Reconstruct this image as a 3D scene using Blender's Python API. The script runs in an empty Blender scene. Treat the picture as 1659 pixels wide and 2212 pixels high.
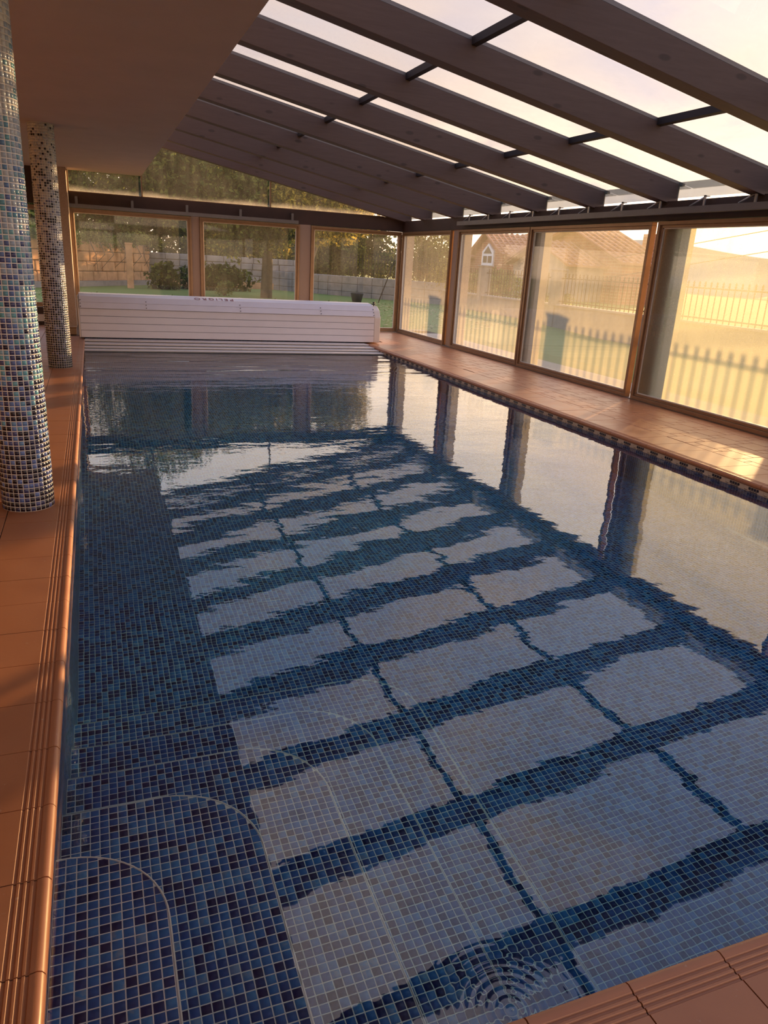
import bpy, bmesh, math, random
import numpy as np
from mathutils import Vector, Matrix, noise as mnoise
random.seed(7); RNG = np.random.default_rng(7)
SC = bpy.context.scene; COL = SC.collection
R_ = math.radians

# ---------------------------------------------------------------- camera
F_PX = 1590.0
cam = bpy.data.cameras.new('camera'); cam.sensor_fit = 'HORIZONTAL'; cam.sensor_width = 36.0
cam.lens = F_PX / 1659.0 * 36.0; cam.clip_start = 0.05; cam.clip_end = 2000
camo = bpy.data.objects.new('camera', cam); COL.objects.link(camo)
RX, RY, RZ = (0.93481692, -0.06375759, 0.34935984), (-0.35079874, -0.31895828, 0.88045776), (0.05529535, -0.9456218, -0.32053368)
camo.matrix_world = Matrix(((RX[0], -RX[1], -RX[2], 0), (RY[0], -RY[1], -RY[2], 0), (RZ[0], -RZ[1], -RZ[2], 1.6), (0, 0, 0, 1)))
SC.camera = camo
def proj(x, y, z):
    d = [x, y, z - 1.6]
    c = [RX[i]*d[0] + RY[i]*d[1] + RZ[i]*d[2] for i in range(3)]
    return 829.5 + F_PX*c[0]/c[2], 1106 + F_PX*c[1]/c[2], c[2]

# ---------------------------------------------------------------- render look
SC.view_settings.view_transform = 'Standard'; SC.view_settings.look = 'None'
SC.view_settings.gamma = 1.0; SC.view_settings.use_curve_mapping = False
SC.view_settings.exposure = 0.72
SC.render.engine = 'CYCLES'
cy = SC.cycles
cy.use_denoising = True; cy.max_bounces = 9; cy.diffuse_bounces = 3; cy.glossy_bounces = 4
cy.transmission_bounces = 6; cy.transparent_max_bounces = 20; cy.volume_bounces = 0
cy.sample_clamp_indirect = 4.0; cy.sample_clamp_direct = 0; cy.caustics_reflective = False; cy.caustics_refractive = True
cy.blur_glossy = 0.6; cy.use_adaptive_sampling = True; cy.adaptive_threshold = 0.03

# ---------------------------------------------------------------- sun direction (towards the sun)
SUN_AZ, SUN_EL = R_(38.0), R_(5.4)
SD = Vector((math.cos(SUN_AZ)*math.cos(SUN_EL), math.sin(SUN_AZ)*math.cos(SUN_EL), math.sin(SUN_EL)))
sun = bpy.data.lights.new('sun', 'SUN'); sun.energy = 8.0; sun.angle = R_(0.55); sun.color = (1.0, 0.60, 0.26)
suno = bpy.data.objects.new('sun', sun); COL.objects.link(suno)
suno.rotation_euler = SD.to_track_quat('Z', 'Y').to_euler()

# ---------------------------------------------------------------- node helper
class NT:
    def __init__(s, nt): s.nt = nt; s.n = nt.nodes; s.l = nt.links
    def add(s, t, **kw):
        n = s.n.new(t)
        ins = kw.pop('ins', {})
        for k, v in kw.items(): setattr(n, k, v)
        for k, v in ins.items(): s.set(n.inputs[k], v)
        return n
    def set(s, sock, v):
        if isinstance(v, bpy.types.NodeSocket): s.l.new(v, sock)
        elif isinstance(v, bpy.types.Node): s.l.new(v.outputs[0], sock)
        else:
            if hasattr(sock, 'default_value') and isinstance(v, (tuple, list)) and len(v) == 3 and sock.type == 'RGBA': v = tuple(v) + (1,)
            sock.default_value = v
    def math(s, op, a, b=0.0, c=None, clamp=False):
        n = s.add('ShaderNodeMath', operation=op, use_clamp=clamp); s.set(n.inputs[0], a); s.set(n.inputs[1], b)
        if c is not None: s.set(n.inputs[2], c)
        return n.outputs[0]
    def vmath(s, op, a, b=None, out=0, scale=None):
        n = s.add('ShaderNodeVectorMath', operation=op); s.set(n.inputs[0], a)
        if b is not None: s.set(n.inputs[1], b)
        if scale is not None: s.set(n.inputs['Scale'], scale)
        return n.outputs[out]
    def mix(s, f, a, b, mode='MIX'):
        n = s.add('ShaderNodeMix', data_type='RGBA', blend_type=mode)
        s.set(n.inputs[0], f); s.set(n.inputs[6], a); s.set(n.inputs[7], b); return n.outputs[2]
    def ramp(s, f, stops, interp='LINEAR'):
        n = s.add('ShaderNodeValToRGB'); n.color_ramp.interpolation = interp; e = n.color_ramp.elements
        while len(e) < len(stops): e.new(0.5)
        for i, (p, c) in enumerate(stops):
            e[i].position = p; e[i].color = (c[0], c[1], c[2], 1) if not isinstance(c, (int, float)) else (c, c, c, 1)
        s.set(n.inputs[0], f); return n.outputs[0]
    def noise(s, vec, scale, detail=3, rough=0.5, dist=0.0):
        n = s.add('ShaderNodeTexNoise', ins={'Scale': scale, 'Detail': detail, 'Roughness': rough, 'Distortion': dist})
        if vec is not None: s.set(n.inputs['Vector'], vec)
        return n.outputs[0]
    def sstep(s, x, a, b):
        n = s.add('ShaderNodeMapRange', interpolation_type='SMOOTHSTEP', ins={0: x, 1: a, 2: b, 3: 0.0, 4: 1.0}); return n.outputs[0]
    def sep(s, v): return s.add('ShaderNodeSeparateXYZ', ins={0: v}).outputs
    def comb(s, x, y, z): return s.add('ShaderNodeCombineXYZ', ins={0: x, 1: y, 2: z}).outputs[0]

# ---------------------------------------------------------------- world: low sun evening sky with broken cloud
W = bpy.data.worlds.new('sky'); SC.world = W; W.use_nodes = True
k = NT(W.node_tree); k.n.clear()
d = k.add('ShaderNodeTexCoord').outputs['Generated']
dx, dy, dz = k.sep(d)[0:3]
up = k.math('MAXIMUM', dz, 0.0)
base = k.ramp(up, [(0.0, (2.2, 1.50, 0.95)), (0.12, (1.95, 1.45, 1.08)), (0.23, (1.0, 0.86, 0.82)), (0.42, (0.42, 0.56, 0.88)), (0.8, (0.22, 0.42, 0.86))])
inv = k.math('DIVIDE', 1.0, k.math('ADD', up, 0.22))
cv = k.comb(k.math('MULTIPLY', dx, inv), k.math('MULTIPLY', dy, inv), 0.3)
c1 = k.noise(cv, 1.9, 7, 0.58, 0.5)
c2 = k.noise(k.vmath('ADD', cv, (4.1, 1.7, 2.0)), 0.8, 4, 0.5)
cm = k.sstep(k.math('ADD', k.math('MULTIPLY', c1, 0.7), k.math('MULTIPLY', c2, 0.4)), 0.50, 0.66)
sd = k.vmath('DOT_PRODUCT', d, tuple(SD), out=1)
sdp = k.math('MAXIMUM', sd, 0.0)
warm = k.math('POWER', sdp, 2.0)
cloudc = k.mix(warm, (1.08, 0.88, 0.82), (1.40, 1.00, 0.62))
cshade = k.mix(k.sstep(c2, 0.4, 0.65), (0.56, 0.59, 0.84), cloudc)
sky = k.mix(k.math('MULTIPLY', cm, 0.85), base, cshade)
glow = k.math('ADD', k.math('MULTIPLY', k.math('POWER', sdp, 10.0), 0.7), k.math('MULTIPLY', k.math('POWER', sdp, 3.0), 0.22))
sky = k.mix(1.0, sky, k.vmath('SCALE', (1.0, 0.72, 0.36), scale=glow), 'ADD')
ground = k.sstep(dz, -0.02, 0.0)
sky = k.mix(ground, (0.16, 0.13, 0.09), sky)
bg = k.add('ShaderNodeBackground', ins={'Color': sky, 'Strength': 1.05})
k.l.new(bg.outputs[0], k.add('ShaderNodeOutputWorld').inputs[0])

# ---------------------------------------------------------------- materials
def mat(name):
    m = bpy.data.materials.new(name); m.use_nodes = True; t = NT(m.node_tree); t.n.clear()
    t.out = t.add('ShaderNodeOutputMaterial'); return m, t
def pbsdf(t, **ins):
    p = t.add('ShaderNodeBsdfPrincipled')
    for a, v in ins.items(): t.set(p.inputs[a.replace('_', ' ')], v)
    t.l.new(p.outputs[0], t.out.inputs[0]); return p
def bump(t, h, strength=0.3, dist=0.005):
    return t.add('ShaderNodeBump', ins={'Height': h, 'Strength': strength, 'Distance': dist}).outputs[0]
def objv(t): return t.add('ShaderNodeTexCoord').outputs['Object']
def posv(t): return t.add('ShaderNodeNewGeometry').outputs['Position']
def simple(name, color, rough=0.5, metal=0.0, var=0.15, scale=6, bmp=0.0, spec=0.5):
    m, t = mat(name); v = posv(t); n = t.noise(v, scale, 4, 0.6)
    c = t.mix(t.math('MULTIPLY', t.math('SUBTRACT', n, 0.3), 2.0, clamp=True), tuple(x*(1-var) for x in color), tuple(min(1, x*(1+var)) for x in color))
    p = pbsdf(t, Base_Color=c, Roughness=rough, Metallic=metal); p.inputs['Specular IOR Level'].default_value = spec
    if bmp: t.set(p.inputs['Normal'], bump(t, t.noise(v, scale*6, 4), bmp))
    return m
M = {}
M['plaster'] = simple('plaster', (0.56, 0.46, 0.40), 0.9, var=0.05, scale=2, bmp=0.1)
M['steel_grey'] = simple('grey_aluminium', (0.20, 0.19, 0.19), 0.42, 0.6, var=0.08)
M['galv'] = simple('galvanised_bracket', (0.42, 0.40, 0.38), 0.35, 0.6, var=0.1)
M['bronze'] = simple('bronze_anodised_frame', (0.30, 0.185, 0.105), 0.36, 0.55, var=0.12, scale=10)
M['gasket'] = simple('dark_gasket', (0.03, 0.025, 0.025), 0.6)
M['beam'] = simple('dark_beam', (0.058, 0.030, 0.022), 0.6, var=0.2, scale=3, bmp=0.1)
M['white_pvc'] = simple('white_pvc', (0.80, 0.76, 0.79), 0.45, var=0.03, scale=3)
M['cream_pvc'] = simple('cream_pvc', (0.78, 0.70, 0.63), 0.5, var=0.04, scale=3)
M['red_print'] = simple('red_print', (0.30, 0.05, 0.05), 0.6)
M['black_rubber'] = simple('black_rubber', (0.012, 0.012, 0.014), 0.5)
M['grout_pale'] = simple('pale_grout', (0.84, 0.80, 0.76), 0.8, var=0.08, scale=20)
M['grout_col'] = simple('white_grout', (0.95, 0.92, 0.89), 0.8, var=0.03, scale=20)
M['seal_light'] = simple('pale_glazing_bead', (0.72, 0.66, 0.56), 0.35, var=0.05)
M['grout_red'] = simple('terracotta_grout', (0.10, 0.055, 0.03), 0.9, var=0.2, scale=20)
M['fence_iron'] = simple('black_iron', (0.02, 0.018, 0.016), 0.9, 0.0, spec=0.1)
M['pillar'] = simple('fence_pillar_stone', (0.20, 0.18, 0.16), 0.9, var=0.2, scale=8, bmp=0.3)
M['stone_warm'] = simple('warm_stone', (0.55, 0.30, 0.15), 0.95, var=0.3, scale=3, bmp=0.5)
M['stone_grey'] = simple('grey_stone', (0.30, 0.26, 0.23), 0.95, var=0.25, scale=3, bmp=0.4)
M['bark'] = simple('bark', (0.10, 0.075, 0.05), 0.95, var=0.3, scale=10, bmp=0.5)
M['wire'] = simple('cable_black', (0.01, 0.01, 0.01), 0.6)
M['house_white'] = simple('white_paint', (0.75, 0.76, 0.80), 0.5)
M['dark_glass'] = simple('dark_window_glass', (0.12, 0.12, 0.10), 0.1)
M['pot'] = simple('dark_pot', (0.05, 0.04, 0.035), 0.7)
M['hill'] = simple('hazy_hill', (0.20, 0.23, 0.22), 1.0, var=0.2, scale=0.03)
M['paving'] = simple('pale_paving', (0.40, 0.34, 0.26), 0.9, var=0.15, scale=2)

# wood stained rafters with grain and knots
m, t = mat('stained_rafter_wood'); M['rafter'] = m
v = posv(t); g = t.noise(t.vmath('MULTIPLY', v, (1.2, 14, 14)), 3.0, 5, 0.6)
base_ = t.mix(g, (0.088, 0.056, 0.046), (0.145, 0.096, 0.080))
vor = t.add('ShaderNodeTexVoronoi', ins={'Vector': t.vmath('MULTIPLY', v, (1.6, 4.0, 4.0)), 'Scale': 1.5, 'Randomness': 1.0})
kn = t.math('SUBTRACT', 1.0, t.sstep(vor.outputs['Distance'], 0.09, 0.17))
p = pbsdf(t, Base_Color=t.mix(t.math('MULTIPLY', kn, 0.6), base_, (0.028, 0.018, 0.016)), Roughness=0.62)
t.set(p.inputs['Normal'], bump(t, g, 0.15))

# speckled granite posts
m, t = mat('speckled_granite'); M['granite'] = m
v = posv(t); g = t.noise(v, 160, 2, 0.7); g2 = t.noise(v, 3, 2)
p = pbsdf(t, Base_Color=t.mix(t.math('MULTIPLY', g2, 0.5), t.ramp(g, [(0.35, (0.12, 0.08, 0.06)), (0.5, (0.40, 0.29, 0.22)), (0.68, (0.62, 0.50, 0.40))]), (0.36, 0.24, 0.16)), Roughness=0.7)

# terracotta tiles, each a little different
m, t = mat('terracotta_tile'); M['terracotta'] = m
v = posv(t); rnd = t.add('ShaderNodeObjectInfo').outputs['Random']
n1 = t.noise(v, 3.5, 5, 0.6); n2 = t.noise(v, 40, 3, 0.6)
c = t.mix(n1, (0.37, 0.135, 0.052), (0.56, 0.245, 0.11))
c = t.mix(t.math('MULTIPLY', rnd, 0.35), c, (0.46, 0.19, 0.085))
c = t.mix(t.sstep(n2, 0.66, 0.80), c, (0.55, 0.36, 0.24))
p = pbsdf(t, Base_Color=c, Roughness=t.ramp(n1, [(0.3, 0.34), (0.7, 0.46)]))
t.set(p.inputs['Normal'], bump(t, t.noise(v, 60, 3), 0.08, 0.003))

PITCH = 0.0305
POOL_STOPS = [(0.0, (0.006, 0.009, 0.08)), (0.2, (0.009, 0.024, 0.14)), (0.5, (0.013, 0.082, 0.32)), (0.8, (0.028, 0.15, 0.44)), (0.96, (0.06, 0.22, 0.52)), (1.0, (0.17, 0.26, 0.46))]
def cell_rand(t, v):
    q = t.vmath('ADD', t.vmath('SCALE', v, scale=1.0/PITCH), (0.221/PITCH, -0.984/PITCH, 0.02))
    fl = t.vmath('FLOOR', q); wn = t.add('ShaderNodeTexWhiteNoise', noise_dimensions='3D', ins={'Vector': fl})
    return wn.outputs['Value'], q
# glazed blue mosaic piece (colour chosen per cell of the grid)
m, t = mat('blue_mosaic_glaze'); M['mosaic'] = m
v = posv(t); rv, q = cell_rand(t, v); cl = t.noise(v, 55, 3, 0.6)
c = t.ramp(t.math('ADD', rv, t.math('MULTIPLY', t.math('SUBTRACT', cl, 0.5), 0.35)), POOL_STOPS)
pbsdf(t, Base_Color=c, Roughness=0.4).inputs['Specular IOR Level'].default_value = 0.2
# same mosaic for surfaces too far away to tell the pieces apart
m, t = mat('blue_mosaic_distant'); M['mosaic_far'] = m
v = posv(t); rv, q = cell_rand(t, v); fr = t.vmath('FRACTION', q); f3 = t.sep(fr)
nrm = t.sep(t.vmath('ABSOLUTE', t.add('ShaderNodeNewGeometry').outputs['True Normal']))
def edge(x, nz):
    e = t.math('ABSOLUTE', t.math('SUBTRACT', x, 0.5))
    return t.math('MULTIPLY', t.math('GREATER_THAN', e, 0.445), t.math('LESS_THAN', nz, 0.5))
gm = t.math('MAXIMUM', t.math('MAXIMUM', edge(f3[0], nrm[0]), edge(f3[1], nrm[1])), edge(f3[2], nrm[2]))
c = t.mix(gm, t.ramp(rv, POOL_STOPS), (0.66, 0.66, 0.64))
pbsdf(t, Base_Color=c, Roughness=0.35)
# column mosaic: dark navy at the foot, blues and greens midway, pale at the top
def colmat(name, kind):
    m, t = mat(name); v = posv(t); oi = t.add('ShaderNodeAttribute', attribute_name='cell'); cv_ = oi.outputs['Color']
    s = t.sep(cv_); wn = t.add('ShaderNodeTexWhiteNoise', noise_dimensions='3D', ins={'Vector': t.vmath('SCALE', cv_, scale=977.0)})
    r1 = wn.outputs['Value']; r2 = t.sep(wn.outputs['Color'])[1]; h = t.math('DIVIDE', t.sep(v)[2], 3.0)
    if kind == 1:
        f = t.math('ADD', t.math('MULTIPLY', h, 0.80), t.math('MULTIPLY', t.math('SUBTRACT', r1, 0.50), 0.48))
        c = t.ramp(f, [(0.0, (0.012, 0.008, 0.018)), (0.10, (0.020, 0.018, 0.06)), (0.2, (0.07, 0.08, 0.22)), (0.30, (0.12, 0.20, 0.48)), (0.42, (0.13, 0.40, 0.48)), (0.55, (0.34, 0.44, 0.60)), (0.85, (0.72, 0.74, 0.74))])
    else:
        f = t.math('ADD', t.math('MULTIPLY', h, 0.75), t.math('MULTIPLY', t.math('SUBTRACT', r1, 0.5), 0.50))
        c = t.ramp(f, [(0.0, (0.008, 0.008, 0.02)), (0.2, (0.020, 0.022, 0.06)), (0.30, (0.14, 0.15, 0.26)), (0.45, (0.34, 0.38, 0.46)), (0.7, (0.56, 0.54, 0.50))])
        c = t.mix(t.math('GREATER_THAN', r2, 0.86), c, (0.015, 0.013, 0.02))
    pbsdf(t, Base_Color=c, Roughness=0.18); return m
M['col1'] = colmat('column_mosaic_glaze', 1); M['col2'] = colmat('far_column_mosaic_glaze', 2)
M['border_cream'] = simple('cream_border', (0.62, 0.50, 0.36), 0.5, var=0.05)
M['border_dark'] = simple('dark_border_square', (0.02, 0.02, 0.035), 0.3)

# grass, leaves
def leafmat(name, c1, c2, c3, tr=0.35):
    m, t = mat(name); v = posv(t)
    n = t.add('ShaderNodeTexWhiteNoise', noise_dimensions='3D', ins={'Vector': t.vmath('FLOOR', t.vmath('SCALE', v, scale=7.0))}).outputs['Value']
    n2 = t.noise(v, 0.6, 3)
    c = t.ramp(t.math('ADD', t.math('MULTIPLY', n, 0.6), t.math('MULTIPLY', n2, 0.5)), [(0.1, c1), (0.55, c2), (0.95, c3)])
    df = t.add('ShaderNodeBsdfDiffuse', ins={'Color': c}); tl = t.add('ShaderNodeBsdfTranslucent', ins={'Color': c})
    mx = t.add('ShaderNodeMixShader', ins={0: tr, 1: df.outputs[0], 2: tl.outputs[0]}); t.l.new(mx.outputs[0], t.out.inputs[0]); return m
M['leaf'] = leafmat('green_leaves', (0.010, 0.020, 0.005), (0.035, 0.060, 0.013), (0.26, 0.27, 0.06), 0.3)  # lightest stop puts sunlit highlights into the leaf colour
M['leaf_gold'] = leafmat('golden_leaves', (0.03, 0.04, 0.008), (0.20, 0.17, 0.03), (0.70, 0.50, 0.09), 0.45)
M['leaf_vine'] = leafmat('vine_leaves', (0.04, 0.06, 0.02), (0.12, 0.16, 0.04), (0.32, 0.34, 0.10), 0.4)
M['leaf_fallen'] = simple('fallen_leaf', (0.40, 0.30, 0.12), 0.8)
M['twig'] = simple('twig', (0.12, 0.09, 0.07), 0.9)
m, t = mat('lawn_grass'); M['grass'] = m
v = posv(t); n = t.noise(v, 0.8, 4); n2 = t.noise(v, 25, 4)
pbsdf(t, Base_Color=t.mix(n2, t.mix(n, (0.06, 0.11, 0.012), (0.13, 0.18, 0.02)), (0.20, 0.23, 0.04)), Roughness=1.0)
m, t = mat('brick_wall'); M['brick'] = m
v = posv(t); s = t.sep(v); bt = t.add('ShaderNodeTexBrick', ins={'Vector': t.comb(t.math('ADD', s[1], s[0]), s[2], 0.0), 'Color1': (0.36, 0.13, 0.07, 1), 'Color2': (0.28, 0.10, 0.06, 1), 'Mortar': (0.42, 0.30, 0.22, 1), 'Scale': 1.0, 'Mortar Size': 0.012, 'Brick Width': 0.5, 'Row Height': 0.16})
pbsdf(t, Base_Color=bt.outputs[0], Roughness=0.9)
m, t = mat('clay_roof_tile'); M['rooftile'] = m
v = posv(t); n = t.noise(v, 2, 3)
pbsdf(t, Base_Color=t.mix(n, (0.30, 0.12, 0.07), (0.46, 0.22, 0.13)), Roughness=0.85)

# dusty panes: clear glass with a film of dust or condensation that scatters the light behind it
def glassmat(name, dust_lo, dust_hi, speck=0.0, low=None, dustc=(1.0, 0.93, 0.80), tint=(0.97, 0.97, 0.95)):
    m, t = mat(name); v = posv(t)
    n = t.noise(v, 1.3, 5, 0.65); s = t.sep(v)
    streak = t.noise(t.vmath('MULTIPLY', v, (9, 9, 0.9)), 1.0, 3)
    f = t.add('ShaderNodeMapRange', ins={0: t.math('ADD', t.math('MULTIPLY', n, 0.6), t.math('MULTIPLY', streak, 0.4)), 1: 0.3, 2: 0.7, 3: dust_lo, 4: dust_hi}).outputs[0]
    if low:   # condensation gathers near the sill
        z0, z1, amt = low
        g = t.math('SUBTRACT', 1.0, t.sstep(t.math('ADD', s[2], t.math('MULTIPLY', n, 0.25)), z0, z1))
        f = t.math('ADD', f, t.math('MULTIPLY', g, amt))
    if speck:
        sp = t.sstep(t.noise(v, 90, 2, 0.5), 0.66, 0.72)
        f = t.math('ADD', f, t.math('MULTIPLY', sp, speck))
    f = t.math('MINIMUM', f, 0.95)
    tr = t.add('ShaderNodeBsdfTransparent', ins={'Color': tint}); tl = t.add('ShaderNodeBsdfTranslucent', ins={'Color': dustc})
    df = t.add('ShaderNodeBsdfDiffuse', ins={'Color': tuple(0.7*x for x in dustc)})
    dl = t.add('ShaderNodeMixShader', ins={0: 0.25, 1: tl.outputs[0], 2: df.outputs[0]})
    a = t.add('ShaderNodeMixShader', ins={0: f, 1: tr.outputs[0], 2: dl.outputs[0]})
    gl = t.add('ShaderNodeBsdfGlossy', ins={'Color': (1, 1, 1, 1), 'Roughness': 0.02})
    fr = t.add('ShaderNodeFresnel', ins={'IOR': 1.35})
    b = t.add('ShaderNodeMixShader', ins={0: t.math('MULTIPLY', fr.outputs[0], t.math('SUBTRACT', 1.0, t.add('ShaderNodeNewGeometry').outputs['Backfacing'])), 1: a.outputs[0], 2: gl.outputs[0]})
    t.l.new(b.outputs[0], t.out.inputs[0]); return m
M['glass_far'] = glassmat('clear_pane', 0.002, 0.025, 0.03)
M['glass_clere'] = glassmat('weathered_clerestory_pane', 0.004, 0.03, 0.05, low=(2.64, 2.86, 0.20))
M['glass_r'] = {1: glassmat('misted_pane_a', 0.03, 0.07, 0.07, low=(0.3, 1.6, 0.10)), 2: glassmat('misted_pane_b', 0.035, 0.08, 0.09, low=(0.3, 1.6, 0.12)),
                3: glassmat('misted_pane_c', 0.09, 0.17, 0.12, low=(0.3, 1.6, 0.10), dustc=(0.74, 0.68, 0.50)), 4: glassmat('misted_pane_d', 0.30, 0.42, 0.25, low=(0.3, 1.6, 0.10), dustc=(0.62, 0.60, 0.42))}
M['glass_roof'] = glassmat('weathered_roof_pane', 0.05, 0.11, 0.08, dustc=(0.92, 0.90, 0.88), tint=(0.69, 0.69, 0.70))
M['glass_eave'] = glassmat('eave_pane', 0.06, 0.16, 0.05, dustc=(0.6, 0.6, 0.6), tint=(0.42, 0.45, 0.50))

# water: refracting, slightly rippled, tinted with depth
m, t = mat('pool_water'); M['water'] = m
v = posv(t); s = t.sep(v)
far = t.sstep(s[1], 3.0, 11.0); veryfar = t.sstep(s[1], 9.5, 12.5)
w1 = t.noise(t.vmath('MULTIPLY', v, (0.9, 1.5, 1.0)), 1.6, 2, 0.45)
w2 = t.noise(t.vmath('MULTIPLY', v, (1.0, 1.3, 1.0)), 9.0, 2, 0.5)
w3 = t.noise(t.vmath('MULTIPLY', v, (0.35, 4.0, 1.0)), 2.4, 3, 0.5)
dist = t.vmath('LENGTH', t.vmath('SUBTRACT', v, (0.83, 1.07, -0.085)), out=1)
ring = t.math('MULTIPLY', t.math('SINE', t.math('MULTIPLY', dist, 2*math.pi/0.024)), t.math('MULTIPLY', t.math('SUBTRACT', 1.0, t.sstep(dist, 0.03, 0.24)), 0.00012))
h = t.math('MULTIPLY', w1, 0.0032)
h = t.math('ADD', h, t.math('MULTIPLY', w2, t.math('ADD', 0.0004, t.math('MULTIPLY', far, 0.0004))))
h = t.math('ADD', h, t.math('MULTIPLY', w3, t.math('ADD', t.math('MULTIPLY', far, 0.0011), t.math('MULTIPLY', veryfar, 0.0042))))
w4 = t.noise(t.vmath('MULTIPLY', v, (0.22, 1.7, 1.0)), 1.6, 2, 0.5)
h = t.math('ADD', h, t.math('MULTIPLY', w4, t.math('MULTIPLY', veryfar, 0.040)))
h = t.math('ADD', h, ring)
nb = t.add('ShaderNodeBump', ins={'Height': h, 'Strength': 1.0, 'Distance': 1.0})
gl = t.add('ShaderNodeBsdfGlass', ins={'IOR': 1.33, 'Roughness': 0.0, 'Color': (1, 1, 1, 1), 'Normal': nb.outputs[0]})
va = t.add('ShaderNodeVolumeAbsorption', ins={'Color': (0.04, 0.82, 0.90, 1), 'Density': 0.38})
frn = t.add('ShaderNodeFresnel', ins={'IOR': 1.9, 'Normal': nb.outputs[0]})
rf = t.add('ShaderNodeBsdfRefraction', ins={'IOR': 1.33, 'Roughness': 0.0, 'Normal': nb.outputs[0]})
gy = t.add('ShaderNodeBsdfGlossy', ins={'Roughness': 0.0, 'Normal': nb.outputs[0]})
bf = t.add('ShaderNodeNewGeometry').outputs['Backfacing']
fac = t.math('MULTIPLY', frn, t.math('SUBTRACT', 1.0, bf))
ws = t.add('ShaderNodeMixShader', ins={0: fac, 1: rf.outputs[0], 2: gy.outputs[0]})
t.l.new(ws.outputs[0], t.out.inputs[0]); t.l.new(va.outputs[0], t.out.inputs[1])

# ---------------------------------------------------------------- mesh helpers
class MB:
    def __init__(s): s.v = []; s.f = []; s.mi = []; s.sm = []
    def quad(s, pts, mi=0, sm=False):
        b = len(s.v); s.v += [tuple(p) for p in pts]; s.f.append(tuple(range(b, b+len(pts)))); s.mi.append(mi); s.sm.append(sm); return s
    def hexa(s, p, mi=0):           # p: bottom 4 (ccw from above) + top 4
        b = len(s.v); s.v += [tuple(x) for x in p]
        for f in ((3, 2, 1, 0), (4, 5, 6, 7), (0, 1, 5, 4), (1, 2, 6, 5), (2, 3, 7, 6), (3, 0, 4, 7)): s.f.append(tuple(b+i for i in f)); s.mi.append(mi); s.sm.append(False)
        return s
    def box(s, x0, x1, y0, y1, z0, z1, mi=0):
        return s.hexa([(x0, y0, z0), (x1, y0, z0), (x1, y1, z0), (x0, y1, z0), (x0, y0, z1), (x1, y0, z1), (x1, y1, z1), (x0, y1, z1)], mi)
    def tube(s, pts, r, n=8, mi=0, caps=True):
        pts = [Vector(p) for p in pts]; rs = r if isinstance(r, (list, tuple)) else [r]*len(pts); b = len(s.v)
        for i, p in enumerate(pts):
            dd = (pts[min(i+1, len(pts)-1)] - pts[max(i-1, 0)]).normalized()
            a = dd.orthogonal().normalized() if i == 0 else (a - dd*a.dot(dd)).normalized()
            c = dd.cross(a)
            for j in range(n):
                th = 2*math.pi*j/n; s.v.append(tuple(p + (a*math.cos(th) + c*math.sin(th))*rs[i]))
        for i in range(len(pts)-1):
            for j in range(n):
                s.f.append((b+i*n+j, b+i*n+(j+1) % n, b+(i+1)*n+(j+1) % n, b+(i+1)*n+j)); s.mi.append(mi); s.sm.append(True)
        if caps:
            s.f.append(tuple(b+j for j in reversed(range(n)))); s.f.append(tuple(b+(len(pts)-1)*n+j for j in range(n))); s.mi += [mi, mi]; s.sm += [False, False]
        return s
    def extrude(s, outline, z0, z1, mi_side=0, mi_top=0, ax='z'):
        n = len(outline); b = len(s.v)
        def P(a, c, h): return {'z': (a, c, h), 'x': (h, a, c), 'y': (a, h, c)}[ax]
        s.v += [P(a, c, z0) for a, c in outline] + [P(a, c, z1) for a, c in outline]
        s.f.append(tuple(b+i for i in reversed(range(n)))); s.mi.append(mi_top); s.sm.append(False)
        s.f.append(tuple(b+n+i for i in range(n))); s.mi.append(mi_top); s.sm.append(False)
        for i in range(n): s.f.append((b+i, b+(i+1) % n, b+n+(i+1) % n, b+n+i)); s.mi.append(mi_side); s.sm.append(False)
        return s
    def mesh(s, name, mats):
        me = bpy.data.meshes.new(name); me.from_pydata(s.v, [], s.f); me.update()
        for m_ in (mats if isinstance(mats, (list, tuple)) else [mats]): me.materials.append(m_)
        me.polygons.foreach_set('material_index', s.mi); me.polygons.foreach_set('use_smooth', s.sm); return me
    def build(s, name, mats, parent=None, bevel=0.0, fix=True):
        me = s.mesh(name, mats)
        if fix:
            bm = bmesh.new(); bm.from_mesh(me); bmesh.ops.recalc_face_normals(bm, faces=bm.faces); bm.to_mesh(me); bm.free()
        o = bpy.data.objects.new(name, me); COL.objects.link(o)
        if parent: o.parent = parent
        if bevel:
            b = o.modifiers.new('bevel', 'BEVEL'); b.width = bevel; b.segments = 2; b.limit_method = 'ANGLE'
        return o
def place(name, me, parent=None, loc=(0, 0, 0), rz=0.0, scale=None):
    o = bpy.data.objects.new(name, me); COL.objects.link(o); o.location = loc; o.rotation_euler = (0, 0, rz)
    if scale: o.scale = scale
    if parent: o.parent = parent
    return o
def tag(o, label, cat, group=None, kind=None):
    o['label'] = label; o['category'] = cat
    if group: o['group'] = group
    if kind: o['kind'] = kind
    return o
def struct(o, label=None, cat=None):
    o['kind'] = 'structure'
    if label: o['label'] = label
    if cat: o['category'] = cat
    return o
def empty(name, loc=(0, 0, 0)):
    o = bpy.data.objects.new(name, None); COL.objects.link(o); o.location = loc; o.empty_display_size = 0.2; return o
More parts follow.
